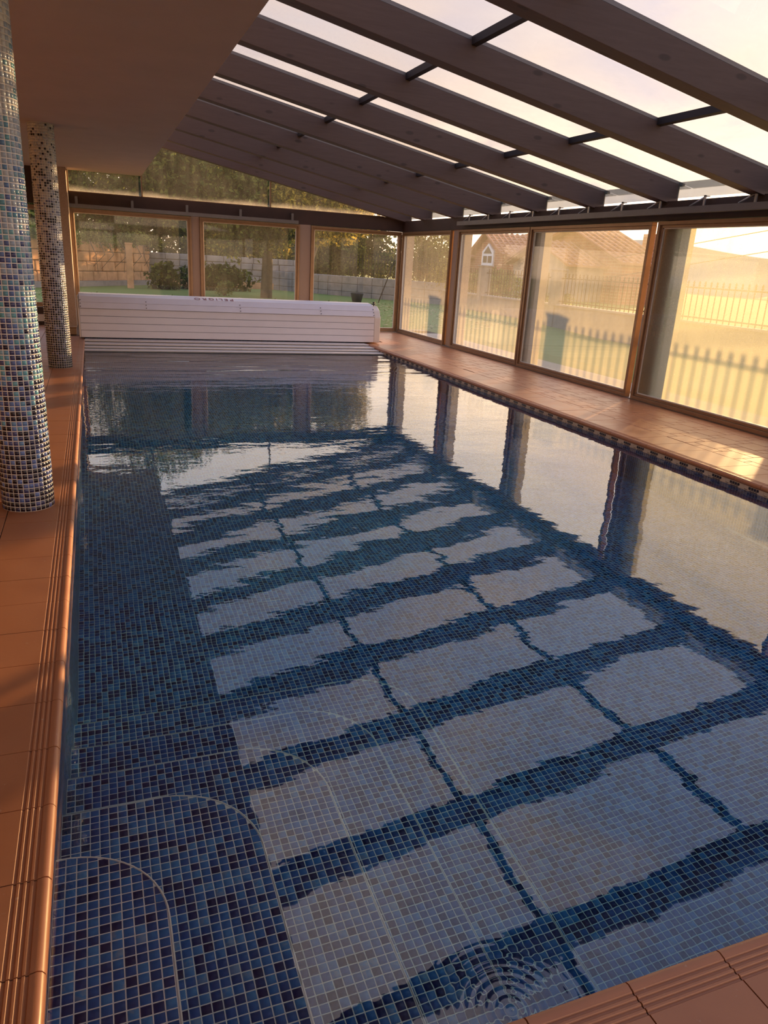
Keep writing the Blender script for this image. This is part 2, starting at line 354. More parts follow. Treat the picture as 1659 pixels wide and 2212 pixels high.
def np_mesh(name, V, F, mats, attr=None, mi=None):
    me = bpy.data.meshes.new(name); nv, nf = len(V), len(F); kf = F.shape[1]
    me.vertices.add(nv); me.vertices.foreach_set('co', np.ascontiguousarray(V, dtype=np.float32).ravel())
    me.loops.add(nf*kf); me.loops.foreach_set('vertex_index', np.ascontiguousarray(F, dtype=np.int32).ravel())
    me.polygons.add(nf); me.polygons.foreach_set('loop_start', np.arange(0, nf*kf, kf, dtype=np.int32))
    try: me.polygons.foreach_set('loop_total', np.full(nf, kf, dtype=np.int32))
    except Exception: pass
    for m_ in mats: me.materials.append(m_)
    if mi is not None: me.polygons.foreach_set('material_index', mi.astype(np.int32))
    me.update(calc_edges=True)
    if attr is not None:
        a = me.attributes.new('cell', 'FLOAT_COLOR', 'FACE'); a.data.foreach_set('color', attr.astype(np.float32).ravel())
    return me

# ================================================================ THE BUILDING
XL, XR, Y0, Y1 = -0.221, 5.156, 0.984, 15.0; NO = 0.016        # pool edges
ZW = -0.085                                      # water level
XWR, YWF = 6.88, 17.2                            # inner faces of the window walls
ZF = -1.32

# ---------------- floor slab (grout bed) around the pool
f = MB()
for a in ((-6.0, XL-0.02, -3.5, 17.6), (XR+0.02, 7.35, -3.5, 17.6), (XL-0.02, XR+0.02, -3.5, Y0-0.02), (XL-0.02, XR+0.02, Y1+0.02, 17.6)):
    f.box(*a, -0.30, -0.006)
floor = struct(f.build('floor', M['grout_red']))

# coping tile: nose, four grooves, flat part. Local: +x away from pool, nose at x=0, length along y centred
def coping_mesh(depth, L):
    prof = [(0.030, -0.045), (0.008, -0.042), (0.0, -0.028), (0.001, -0.012), (0.008, -0.001), (0.018, 0.003), (0.028, 0.001)]
    x = 0.034
    for i in range(4): prof += [(x, 0.0), (x+0.003, -0.004), (x+0.008, -0.004), (x+0.011, 0.0)]; x += 0.0165
    prof += [(depth-0.002, 0.0), (depth, -0.003), (depth, -0.02), (0.040, -0.02)]
    b = MB(); n = len(prof); y0, y1 = -L/2+0.0020, L/2-0.0020
    b.v = [(p[0], y0, p[1]) for p in prof] + [(p[0], y1, p[1]) for p in prof]
    for i in range(n): b.f.append((i, (i+1) % n, n+(i+1) % n, n+i)); b.mi.append(0); b.sm.append(i < 6)
    b.v += list(b.v)
    b.f.append(tuple(range(2*n, 3*n))); b.f.append(tuple(reversed(range(3*n, 4*n)))); b.mi += [0, 0]; b.sm += [False, False]
    me = b.mesh('coping_tile', M['terracotta']); bm = bmesh.new(); bm.from_mesh(me); bmesh.ops.recalc_face_normals(bm, faces=bm.faces); bm.to_mesh(me); bm.free(); return me
cpL, cpR, cpF = coping_mesh(0.382, 0.2905), coping_mesh(0.505, 0.2905), coping_mesh(0.382, 0.2805)
y = 1.0 + 0.145 - 0.0
ys = [1.444 - 0.2905*1.5 + i*0.2905 for i in range(48)]
for yy in ys:
    if yy < 1.1 or yy > 14.75: continue
    jz = random.uniform(-0.0008, 0.0008)
    place('coping_tile', cpL, floor, (XL+NO, yy, jz), math.pi); place('coping_tile', cpR, floor, (XR-NO, yy+0.06, jz), 0)
place('coping_tile', cpL, floor, (XL+NO, 14.85, 0), math.pi); 
xs = [1.087 - 0.14 + i*0.2805 for i in range(-3, 16)]
for xx in xs:
    if XL+0.1 < xx < XR-0.1: place('coping_tile', cpF, floor, (xx, Y0+NO, 0), -math.pi/2)
# plain floor tiles
def slab_mesh(w, l, name='floor_tile'):
    a, b = w/2-0.0034, l/2-0.0034; c = 0.0025
    m_ = MB(); m_.hexa([(-a, -b, -0.02), (a, -b, -0.02), (a, b, -0.02), (-a, b, -0.02), (-a, -b, -0.0025), (a, -b, -0.0025), (a, b, -0.0025), (-a, b, -0.0025)])
    m_.f.pop(1); m_.mi.pop(); m_.sm.pop()
    m_.v += [(-a+c, -b+c, 0), (a-c, -b+c, 0), (a-c, b-c, 0), (-a+c, b-c, 0)]
    for q in ((8, 9, 10, 11), (4, 5, 9, 8), (5, 6, 10, 9), (6, 7, 11, 10), (7, 4, 8, 11)): m_.f.append(q); m_.mi.append(0); m_.sm.append(False)
    return m_.mesh(name, M['terracotta'])
slabs = {}
def slab(x0, x1, y0, y1, parent=floor):
    key = (round(x1-x0, 3), round(y1-y0, 3))
    if key not in slabs: slabs[key] = slab_mesh(*key)
    return place('floor_tile', slabs[key], parent, ((x0+x1)/2, (y0+y1)/2, random.uniform(-0.0008, 0.0004)))
# right deck beyond the coping: interlocking large and small tiles (hopscotch pattern)
S, B = 0.125, 0.27
X0, X1 = XR-NO+0.506, XWR-0.005
cand = []
for i in range(-90, 90):
    for j in range(-90, 90):
        ox, oy = X0 + i*B - j*S, -3.3 + i*S + j*B
        for (a, b_, c, d_) in ((ox, ox+B, oy, oy+B), (ox+B, ox+B+S, oy, oy+S)):
            a2, b2 = max(a, X0), min(b_, X1); c2, d2 = max(c, -3.4), min(d_, YWF)
            if b2-a2 > 0.03 and d2-c2 > 0.03: cand.append((a2, b2, c2, d2))
cand = [c for c in cand]
vis = sorted([c for c in cand if c[3] > 4.5], key=lambda c: c[2])
rest = [c for c in cand if c[3] <= 4.5] + vis[240:]
for c in vis[:240]: slab(*c)
rb = MB()
for c in rest: rb.box(c[0]+0.0022, c[1]-0.0022, c[2]+0.0022, c[3]-0.0022, -0.02, -0.0004)
o = rb.build('floor_tile_field', M['terracotta'], floor); o['kind'] = 'stuff'
# left and front floor
nl = 0
for j in range(60):
    yy = 1.0 + j*0.2905
    for i in range(3):
        x1 = XL+NO-0.383 - i*0.33
        if yy < 16.9: slab(x1-0.33, x1, yy, yy+0.2905)
rb = MB()
for j in range(75):
    for i in range(16):
        if j*0.2905-3.4 < 17.0: rb.box(XL+NO-0.384-0.99-0.33*(i+1)+0.002, XL+NO-0.384-0.99-0.33*i-0.002, -3.4+j*0.2905, -3.4+(j+1)*0.2905-0.004, -0.02, -0.0004)
for j in range(12):
    for i in range(30): rb.box(XL+NO-0.384-0.99+i*0.3305, XL+NO-0.384-0.99+(i+1)*0.3305-0.004, Y0+NO-0.384-(j+1)*0.3305, Y0+NO-0.384-j*0.3305-0.004, -0.02, -0.0004) if XL+NO-0.384-0.99+(i+1)*0.33 < X0 else None
for j in range(7):
    for i in range(17): rb.box(XL+i*0.3175, XL+(i+1)*0.3175-0.004, Y1+0.03+j*0.3, Y1+0.03+(j+1)*0.3-0.004, -0.02, -0.0004)
o = rb.build('floor_tile_field', M['terracotta'], floor); o['kind'] = 'stuff'

# ---------------- ceiling of the house over the left side, upper wall, back wall and left wall
XC = 1.056
ceiling = struct(MB().box(-6.0, XC, -3.5, 17.3, 3.0, 3.25).build('ceiling', M['plaster']))
struct(MB().box(0.86, XC, -3.5, 17.3, 3.25, 4.6).build('wall_upper', M['plaster']))
wb = MB().box(-6.0, -4.9, -3.7, -3.5, -0.3, 4.6); wb.box(-4.9, 1.06, -3.7, -3.5, 2.6, 4.6); wb.box(-4.9, 1.06, -3.7, -3.5, -0.3, 0.2); wb.box(1.06, 7.2, -3.7, -3.5, 2.31, 2.6); wb.box(1.06, 7.2, -3.7, -3.5, -0.3, 0.0)
struct(wb.build('wall_back', M['plaster']))
for i_, (xa_, xb_) in enumerate(((-4.9, -1.95), (-1.95, 1.06), (1.06, 3.05), (3.05, 5.05), (5.05, 7.0))):  # unseen back windows, added to let in light from behind the camera
    wn_b = MB()
    for q_ in ((xa_, xb_, 0.0, 0.08), (xa_, xb_, 2.22, 2.31), (xa_, xa_+0.08, 0.08, 2.22), (xb_-0.08, xb_, 0.08, 2.22)): wn_b.box(q_[0], q_[1], -3.63, -3.57, q_[2], q_[3])
    wo_ = struct(wn_b.build('window_%d' % (12+i_), M['bronze'])); MB().box(xa_+0.08, xb_-0.08, -3.605, -3.6, 0.08, 2.22).build('pane', M['glass_far'], wo_)
struct(MB().box(-6.2, -6.0, -3.7, 17.6, -0.3, 3.25).build('wall_left', M['plaster']))

# ---------------- roof: rafters, purlins, panes
SL = 0.1926
def zb(x): return 2.642 + (6.227-x)*SL
roof = struct(MB().box(0.80, 7.30, -3.5, -3.42, 2.5, 2.55).build('roof', M['rafter'])); 
RW, RD = 0.165, 0.25
ry = [5.15 + 1.53*k_ for k_ in range(-6, 8)] + [YWF-RW]
for i, yy in enumerate(ry):
    x0, x1 = XC+0.002, 7.03
    z0a, z0b = zb(x0), zb(x1)
    b = MB(); xm = 6.875; zm = zb(xm)
    prof = [(x0, zb(x0)), (xm, zm), (xm, max(zm, 2.533)), (x1, 2.533), (x1, zb(x1)+RD), (x0, zb(x0)+RD)]
    b.extrude([(p_[0], p_[1]) for p_ in prof], yy, yy+RW, ax='y')
    b.build('rafter', M['rafter'], roof, bevel=0.004)
    g = MB(); g.hexa([(x0, yy+0.0, zb(x0)+RD), (7.1, yy+0.0, zb(7.1)+RD), (7.1, yy+RW, zb(7.1)+RD), (x0, yy+RW, zb(x0)+RD),
                      (x0, yy+0.0, zb(x0)+RD+0.032), (7.1, yy+0.0, zb(7.1)+RD+0.032), (7.1, yy+RW, zb(7.1)+RD+0.032), (x0, yy+RW, zb(x0)+RD+0.032)])
    g.build('glazing_bar', M['steel_grey'], roof)
for i in range(len(ry)-1):
    a, c = ry[i]+RW, ry[i+1]
    for px_ in (3.24, 5.33):
        z = zb(px_)+RD-0.035
        MB().hexa([(px_-0.025, a, z+0.005), (px_+0.025, a, z-0.005), (px_+0.025, c, z-0.005), (px_-0.025, c, z+0.005), (px_-0.025, a, z+0.07), (px_+0.025, a, z+0.06), (px_+0.025, c, z+0.06), (px_-0.025, c, z+0.07)]).build('purlin', M['gasket'], roof)
    for x0, x1 in ((XC+0.01, 3.235), (3.245, 5.325), (5.335, 7.30)):
        z0, z1 = zb(x0)+RD+0.034, zb(x1)+RD+0.034
        MB().hexa([(x0, a-0.06, z0), (x1, a-0.06, z1), (x1, c+0.06, z1), (x0, c+0.06, z0), (x0, a-0.06, z0+0.008), (x1, a-0.06, z1+0.008), (x1, c+0.06, z1+0.008), (x0, c+0.06, z0+0.008)]).build('roof_pane', M['glass_roof'], roof)
    MB().box(7.0, 7.006, a+0.005, c-0.005, 2.575, zb(7.0)+RD+0.02).build('eave_pane', M['glass_eave'], roof)

# ---------------- right wall: ring beam, granite posts, rail
wr = struct(MB().box(XWR, 7.07, -3.5, YWF+0.18, 2.305, 2.532).build('wall_right', M['beam']))
posts = [(-1.1, 0), (1.9, 0), (4.95, 0), (7.94, 0), (11.22, 0), (14.13, 1)]
for y0, fl in posts:
    MB().box(6.90 if fl else 6.95, 7.17, y0, y0+0.31, -0.02, 2.305).build('granite_post', M['granite'], wr, bevel=0.005)
MB().box(6.95, 7.17, 17.14, 17.36, -0.02, 2.305).build('granite_post', M['granite'], wr)
MB().box(6.86, 7.12, -3.4, YWF, -0.05, 0.012).build('sill', M['steel_grey'], wr)

def window(n, ax, a0, a1, z0, z1, glass, depth=0.06, parts=True):
    """aluminium sliding window lying in plane ax ('x' -> wall_right, 'y' -> wall_far)"""
    def bx(b, u0, u1, zz0, zz1, o0, o1):
        if ax == 'x': b.box(XWR+o0, XWR+o1, u0, u1, zz0, zz1)
        else: b.box(u0, u1, YWF+o0, YWF+o1, zz0, zz1)
    root = empty('window_%d' % n, (XWR if ax == 'x' else (a0+a1)/2, (a0+a1)/2 if ax == 'x' else YWF, z0)); struct(root)
    off = Vector(root.location)
    def fin(b, name, m_, bev=0.003):
        b.v = [tuple(Vector(v_) - off) for v_ in b.v]; return b.build(name, m_, root, bevel=bev)
    w = 0.045
    for (u0, u1, q0, q1) in ((a0, a1, z1-w, z1), (a0, a1, z0, z0+w), (a0, a0+w, z0+w, z1-w), (a1-w, a1, z0+w, z1-w)):
        b = MB(); bx(b, u0, u1, q0, q1, -0.035, 0.05); fin(b, 'frame_bar', M['bronze'])
    s = 0.035
    for (u0, u1, q0, q1) in ((a0+w, a1-w, z1-w-s, z1-w), (a0+w, a1-w, z0+w, z0+w+s), (a0+w, a0+w+s, z0+w+s, z1-w-s), (a1-w-s, a1-w, z0+w+s, z1-w-s)):
        b = MB(); bx(b, u0, u1, q0, q1, -0.012, 0.04); fin(b, 'sash_bar', M['bronze'])
    t2 = 0.012
    b = MB()
    for (u0, u1, q0, q1) in ((a0+w+s, a1-w-s, z1-w-s-t2, z1-w-s), (a0+w+s, a1-w-s, z0+w+s, z0+w+s+t2), (a0+w+s, a0+w+s+t2, z0+w+s, z1-w-s), (a1-w-s-t2, a1-w-s, z0+w+s, z1-w-s)):
        bx(b, u0, u1, q0, q1, 0.0, 0.03)
    fin(b, 'glazing_seal', M['seal_light'], 0)
    b = MB(); bx(b, a0+w+s, a1-w-s, z0+w+s, z1-w-s, 0.012, 0.0165); fin(b, 'pane', glass, 0)
    return root
window(1, 'x', 14.47, 17.13, 0.012, 2.295, M['glass_r'][1])
window(2, 'x', 11.43, 14.13, 0.012, 2.295, M['glass_r'][2])
window(3, 'x', 8.40, 11.41, 0.012, 2.295, M['glass_r'][3])
window(4, 'x', 5.30, 8.29, 0.012, 2.295, M['glass_r'][4])
window(5, 'x', 2.25, 5.26, 0.012, 2.295, M['glass_r'][4])
window(6, 'x', -0.80, 2.20, 0.012, 2.295, M['glass_r'][4])

# ---------------- far wall
wf = struct(MB().box(-0.36, XWR-0.002, YWF, YWF+0.16, 2.305, 2.60).build('wall_far', M['beam']))
MB().box(2.03, 2.20, YWF+0.0, YWF+0.22, -0.02, 2.305).build('granite_post', M['granite'], wf, bevel=0.005)
MB().box(4.40, 4.66, YWF+0.0, YWF+0.22, -0.02, 2.305).build('granite_post', M['granite'], wf, bevel=0.005)
MB().box(-0.78, -0.365, YWF-0.42, YWF+0.25, -0.02, 3.0).build('granite_post', M['granite'], wf, bevel=0.005)
window(7, 'y', -0.36, 2.03, 0.012, 2.295, M['glass_far'])
window(8, 'y', 2.20, 4.40, 0.012, 2.295, M['glass_far'])
window(9, 'y', 4.66, 6.86, 0.012, 2.295, M['glass_far'])
window(10, 'y', -4.4, -0.79, 0.35, 2.30, M['glass_far'])
b = MB().box(-6.0, -0.79, YWF-0.02, YWF+0.2, 2.33, 3.0); b.box(-6.0, -0.79, YWF-0.02, YWF+0.2, -0.3, 0.34); b.box(-6.0, -4.4, YWF-0.02, YWF+0.2, 0.34, 2.33)
b.build('end_wall', M['beam'], wf)
# clerestory over the far beam
cl = struct(empty('window_11', (1.056, YWF+0.05, 2.6)))
def clp(b, name, m_): b.v = [(v_[0]-1.056, v_[1]-YWF-0.05, v_[2]-2.6) for v_ in b.v]; return b.build(name, m_, cl)
def clpane(pts):
    b = MB(); b.extrude(pts, YWF+0.05, YWF+0.056, ax='y'); clp(b, 'pane', M['glass_clere'])
clpane([(-0.35, 2.6), (1.04, 2.6), (1.04, 3.0), (-0.35, 3.0)])
clpane([(1.072, 2.6), (3.73, 2.6), (3.73, zb(3.73)+0.2), (1.072, zb(1.072)+0.2)])
clpane([(3.75, 2.6), (6.86, 2.6), (6.86, zb(6.86)+0.2), (3.75, zb(3.75)+0.2)])
for x in (1.056, 3.74, -0.352):
    b = MB().box(x-0.012, x+0.012, YWF+0.02, YWF+0.09, 2.6, min(zb(x)+0.2, 3.0) if x < 1.1 else zb(x)+0.2); clp(b, 'mullion', M['bronze'])
b = MB().box(-0.36, 6.4, YWF+0.02, YWF+0.09, 2.598, 2.612); clp(b, 'sill_bar', M['bronze'])
bsb = MB().box(-4.4, -0.79, YWF-0.05, YWF-0.02, 0.06, 0.20); struct(bsb.build('baseboard_far', M['white_pvc']))
# barrier beyond the left windows (white slatted radiator bench seen between the columns)

# ---------------- rails under the beams with their brackets
def rail(name, label, ax, a0, a1, o0, o1, z0, z1):
    root = empty(name, (o0, a0, z0) if ax == 'x' else (a0, o0, z0)); tag(root, label, 'rail'); off = Vector(root.location)
    def fin(b, nm, m_):
        b.v = [tuple(Vector(v_)-off) for v_ in b.v]; return b.build(nm, m_, root)
    b = MB()
    prof = [(o0, z0), (o1, z0), (o1, z0+0.018), (o0+0.02, z0+0.018), (o0+0.02, z1-0.02), (o1, z1-0.02), (o1, z1), (o0, z1)]
    if ax == 'x':
        n = len(prof); b.v = [(p_[0], a0, p_[1]) for p_ in prof] + [(p_[0], a1, p_[1]) for p_ in prof]
    else:
        n = len(prof); b.v = [(a0, p_[0], p_[1]) for p_ in prof] + [(a1, p_[0], p_[1]) for p_ in prof]
    for i in range(n): b.f.append((i, (i+1) % n, n+(i+1) % n, n+i)); b.mi.append(0); b.sm.append(False)
    b.f += [tuple(range(n)), tuple(reversed(range(n, 2*n)))]; b.mi += [0, 0]; b.sm += [False, False]
    fin(b, 'track', M['steel_grey']); return root, fin
root, fin = rail('blind_rail', 'long grey metal rail bracketed below the rafters on the right window wall', 'x', 0.0, 14.02, 6.74, 6.83, 2.365, 2.44)
yy = 13.6
while yy > 0.2:
    b = MB().box(6.80, 6.815, yy, yy+0.03, 2.44, 2.56); b.tube([(6.80, yy+0.24, 2.445), (6.83, yy+0.02, 2.55)], 0.013, 6); b.box(6.80, 6.87, yy, yy+0.03, 2.545, 2.555)
    fin(b, 'bracket', M['galv']); yy -= 0.765
root, fin = rail('blind_rail', 'grey metal rail hung in front of the beam over the far windows', 'y', -0.345, 4.33, 17.03, 17.10, 2.30, 2.37)
for x in (-0.21, 0.85, 1.94, 3.06, 4.2):
    b = MB().box(x-0.02, x+0.02, 17.09, 17.197, 2.49, 2.51); b.box(x-0.022, x+0.022, 17.06, 17.085, 2.365, 2.51); b.box(x-0.03, x-0.024, 17.05, 17.09, 2.365, 2.50)
    fin(b, 'bracket', M['steel_grey'])

# ================================================================ POOL
bs = MB()
bs.box(XL-0.25, XL, Y0-0.25, Y1+0.25, -2.0, -0.022, 0); bs.box(XR, XR+0.25, Y0-0.25, Y1+0.25, -2.0, -0.022, 0)
bs.box(XL, XR, Y0-0.25, Y0, -2.0, -0.022, 0); bs.box(XL, XR, Y1, Y1+0.25, -2.0, -0.022, 0)
YG = Y0+PITCH*121
bs.box(XL, XR, Y0, YG, -2.0, ZF-0.002, 1)
bs.hexa([(XL, YG, -2.0), (XR, YG, -2.0), (XR, Y1, -2.0), (XL, Y1, -2.0), (XL, YG, ZF), (XR, YG, ZF), (XR, Y1, ZF-0.25), (XL, Y1, ZF-0.25)], 0)
basin = bs.build('pool_basin', [M['mosaic_far'], M['grout_pale']], fix=False); struct(basin)

# waterline border strips on the walls, each strip carrying a block of dark squares
def border_mesh(L):
    b = MB(); b.box(0.0, 0.006, -L/2+0.001, L/2-0.001, -0.098, -0.040, 0)
    for i in range(4):
        y_ = -0.0555+i*0.0285; b.box(-0.0015, 0.0, y_, y_+0.0235, -0.070, -0.048, 1)
    for i in range(3): y_ = -0.034+i*0.0285; b.box(-0.0015, 0.0, y_-0.006, y_+0.014, -0.0765, -0.0725, 1)
    b.box(-0.0015, 0.0, -0.045, 0.045, -0.084, -0.080, 1)
    for i in range(3): y_ = 0.066+i*0.010; b.box(-0.0015, 0.0, y_, y_+0.009, -0.078-0.003*(i % 2), -0.074-0.003*(i % 2), 1)
    return b.mesh('border_tile', [M['border_cream'], M['border_dark']])
bmsh = border_mesh(0.21)
for i in range(66):
    yy = 1.12+i*0.21
    if yy < Y1-0.1: place('border_tile', bmsh, basin, (XR-0.006, yy, 0)); place('border_tile', bmsh, basin, (XL+0.006, yy, 0), math.pi)
for i in range(25):
    xx = XL+0.12+i*0.21
    if xx < XR-0.1: place('border_tile', bmsh, basin, (xx, Y0+0.006, 0), -math.pi/2)

# steps with rounded corner
ST = [(z_, XL+PITCH*a_+0.004, Y0+PITCH*b_+0.004) for z_, a_, b_ in ((-0.25, 10, 33), (-0.45, 21, 44), (-0.65, 32, 55), (-0.85, 43, 66), (-1.05, 55, 77))]
RC = 0.33
def outline(xe, ye, r, n=14, m_=0.0):
    xe -= m_; ye -= m_; pts = [(XL, Y0), (xe, Y0)]
    r = min(r, xe-XL-0.005)
    for i in range(n+1):
        a = (math.pi/2)*i/n; pts.append((xe-r+r*math.cos(a), ye-r+r*math.sin(a)))
    pts.append((XL, ye)); return pts
def clip(poly, out):
    for i in range(len(out)):
        ax_, ay = out[i]; bx_, by = out[(i+1) % len(out)]; res = []
        if not poly: return []
        for j in range(len(poly)):
            p_, q_ = poly[j], poly[(j+1) % len(poly)]
            sp = (bx_-ax_)*(p_[1]-ay)-(by-ay)*(p_[0]-ax_); sq = (bx_-ax_)*(q_[1]-ay)-(by-ay)*(q_[0]-ax_)
            if sp >= 0: res.append(p_)
            if (sp >= 0) != (sq >= 0):
                tt = sp/(sp-sq); res.append((p_[0]+(q_[0]-p_[0])*tt, p_[1]+(q_[1]-p_[1])*tt))
        poly = res
    return poly
G = 0.0017; TH = 0.0022; CH = 0.0016
def frusta(cx, cy, z, w=PITCH):
    """many square mosaic pieces, centres cx, cy, top at z"""
    n = len(cx); a = w/2-G; c = a-CH
    base_ = np.array([(-a, -a, -TH), (a, -a, -TH), (a, a, -TH), (-a, a, -TH), (-c, -c, 0), (c, -c, 0), (c, c, 0), (-c, c, 0)])
    V = (base_[None] + np.stack([cx, cy, np.full(n, z)], 1)[:, None]).reshape(-1, 3)
    fb = np.array([(4, 5, 6, 7), (0, 1, 5, 4), (1, 2, 6, 5), (2, 3, 7, 6), (3, 0, 4, 7)])
    F = (fb[None] + (np.arange(n)*8)[:, None, None]).reshape(-1, 4)
    return V, F
def cells(x0, x1, y0, y1):
    nx, ny = int(round((x1-x0)/PITCH)), int(round((y1-y0)/PITCH))
    gx, gy = np.meshgrid(x0+PITCH*(np.arange(nx)+0.5), y0+PITCH*(np.arange(ny)+0.5)); return gx.ravel(), gy.ravel()
tile_me = np_mesh('mosaic_tile', *frusta(np.array([0.0]), np.array([0.0]), 0.0), [M['mosaic']])
def inside(x, y, xe, ye, r, mg):
    xe -= mg; ye -= mg; r = min(r, xe-XL-0.005)
    ok = (x <= xe) & (y <= ye); cx_, cy_ = xe-r, ye-r
    corner = (x > cx_) & (y > cy_); return ok & (~corner | ((x-cx_)**2+(y-cy_)**2 <= r*r))
want = {0: 150, 1: 110, 2: 40}
H = PITCH/2-G
for i, (zt, xe, ye) in enumerate(ST):
    zl = ST[i+1][0] if i+1 < len(ST) else ZF
    b = MB(); b.extrude(outline(xe, ye, RC), zl-0.03 if i+1 < len(ST) else ZF-0.01, zt-TH, 1, 0)
    step = b.build('step', [M['grout_pale'], M['mosaic_far']], basin)
    # bead of pale grout along the rim
    pts = [(p_[0], p_[1], zt-0.003) for p_ in outline(xe, ye, RC)[1:]]
    MB().tube(pts, 0.0035, 6).build('step_rim', M['grout_pale'], step)
    gx, gy = cells(XL, XL+PITCH*70, Y0, Y0+PITCH*90)
    cin = np.ones(len(gx), bool); cany = np.zeros(len(gx), bool)
    for sx in (-H, H):
        for sy in (-H, H):
            q_ = inside(gx+sx, gy+sy, xe, ye, RC, 0.0035); cin &= q_; cany |= q_
    if i > 0: # hidden below the step above
        zt0, xe0, ye0 = ST[i-1]; hid = inside(gx, gy, xe0-0.03, ye0-0.03, RC, 0.0); cin &= ~hid; cany &= ~hid
    fx, fy = gx[cin], gy[cin]
    sel = np.zeros(len(fx), bool)
    if i in want:
        best = []
        for q_ in range(len(fx)):
            u, v_, dd = proj(fx[q_], fy[q_], zt*0.72)
            if 0 < u < 1659 and 0 < v_ < 2212: best.append((dd, q_))
        for dd, q_ in sorted(best)[:want[i]]:
            sel[q_] = True; place('mosaic_tile', tile_me, step, (fx[q_], fy[q_], zt))
    V, F = frusta(fx[~sel], fy[~sel], zt)
    o = place('mosaic_field', np_mesh('mosaic_field', V, F, [M['mosaic']]), step); o['kind'] = 'stuff'
    # cut pieces along the rim
    ed = cany & ~cin; cb = MB(); out = outline(xe, ye, RC, 14, 0.0042)
    for x, y in zip(gx[ed], gy[ed]):
        pl = clip([(x-H, y-H), (x+H, y-H), (x+H, y+H), (x-H, y+H)], out)
        if len(pl) >= 3:
            A = 0.5*abs(sum(pl[j][0]*pl[(j+1) % len(pl)][1]-pl[(j+1) % len(pl)][0]*pl[j][1] for j in range(len(pl))))
            if A > 0.20*PITCH*PITCH: cb.extrude(pl, zt-TH, zt)
    if cb.v: o = cb.build('cut_mosaic_pieces', M['mosaic'], step); o['kind'] = 'stuff'
# near part of the pool floor
gx, gy = cells(XL, XL+PITCH*175, Y0, Y0+PITCH*121)
ok = ~inside(gx, gy, ST[-1][1]-0.02, ST[-1][2]-0.02, RC, 0.0)
V, F = frusta(gx[ok], gy[ok], ZF+0.0005)
o = place('mosaic_field', np_mesh('mosaic_field', V, F, [M['mosaic']]), basin); o['kind'] = 'stuff'
# the water
wt = MB().box(XL-0.004, XR+0.004, Y0-0.004, Y1+0.1, ZF-0.4, ZW).build('pool_water', M['water'])
tag(wt, 'still clear blue pool water mirroring the glass roof and sky', 'water', kind='stuff')

# ================================================================ COLUMNS
def column(name, label, cx, cy, r, m_, zt=3.0, nsel=300, seed=0):
    root = empty(name, (cx, cy, 0)); tag(root, label, 'column', 'mosaic columns on the left deck')
    b = MB(); b.tube([(0, 0, 0), (0, 0, zt)], r-0.0007, 64); b.build('core', M['grout_col'], root)
    n = int(round(2*math.pi*r/PITCH)); rows = int(zt/0.0302); hz = 0.0302
    wa = 2*r*math.sin(math.pi/n); a = wa/2-0.0025; c = a-0.0012; hh = hz/2-0.0025; hc = hh-0.0012; d_ = 0.0026
    ap = r*math.cos(math.pi/n)
    base_ = np.array([(-a, -hh, -d_), (a, -hh, -d_), (a, hh, -d_), (-a, hh, -d_), (-c, -hc, 0), (c, -hc, 0), (c, hc, 0), (-c, hc, 0)])
    fb = np.array([(4, 5, 6, 7), (0, 1, 5, 4), (1, 2, 6, 5), (2, 3, 7, 6), (3, 0, 4, 7)])
    ti = []
    rr = np.random.default_rng(seed)
    for j in range(rows):
        for i in range(n):
            th = 2*math.pi*(i+0.5)/n; x, y, z = math.cos(th)*(r+0.001), math.sin(th)*(r+0.001), (j+0.5)*hz
            u, v_, dd = proj(cx+x, cy+y, z)
            face = -(math.cos(th)*(cx)+math.sin(th)*(cy))
            ti.append((face > 0.1*5 and -5 < u < 1664 and 0 < v_ < 2212, j, i, th, z))
    vis_ = [q_ for q_ in ti if q_[0]][:nsel] if nsel else []
    def geo(lst):
        V = []; A = []
        for _, j, i, th, z in lst:
            er = np.array((math.cos(th), math.sin(th), 0)); et = np.array((-math.sin(th), math.cos(th), 0)); ez = np.array((0, 0, 1.0))
            V.append(base_[:, 0:1]*et + base_[:, 1:2]*ez + (base_[:, 2:3]+ap+0.002)*er + ez*z); A.append((i/97.0+0.01, j/131.0+0.02, 0.37, 1))
        V = np.concatenate(V); N = len(lst); F = (fb[None] + (np.arange(N)*8)[:, None, None]).reshape(-1, 4)
        return V, F, np.repeat(np.array(A), 5, 0)
    vs = set((q_[1], q_[2]) for q_ in vis_)
    for q_ in vis_:
        V, F, A = geo([q_]); place('mosaic_tile', np_mesh('mosaic_tile', V, F, [m_], attr=A), root)
    V, F, A = geo([q_ for q_ in ti if (q_[1], q_[2]) not in vs])
    o = place('mosaic_field', np_mesh('mosaic_field', V, F, [m_], attr=A), root); o['kind'] = 'stuff'
    return root
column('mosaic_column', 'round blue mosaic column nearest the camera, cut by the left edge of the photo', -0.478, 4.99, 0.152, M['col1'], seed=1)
column('mosaic_column', 'round dark and grey mosaic column farther away beside the roller cover', -0.492, 11.1, 0.152, M['col2'], nsel=0, seed=2)

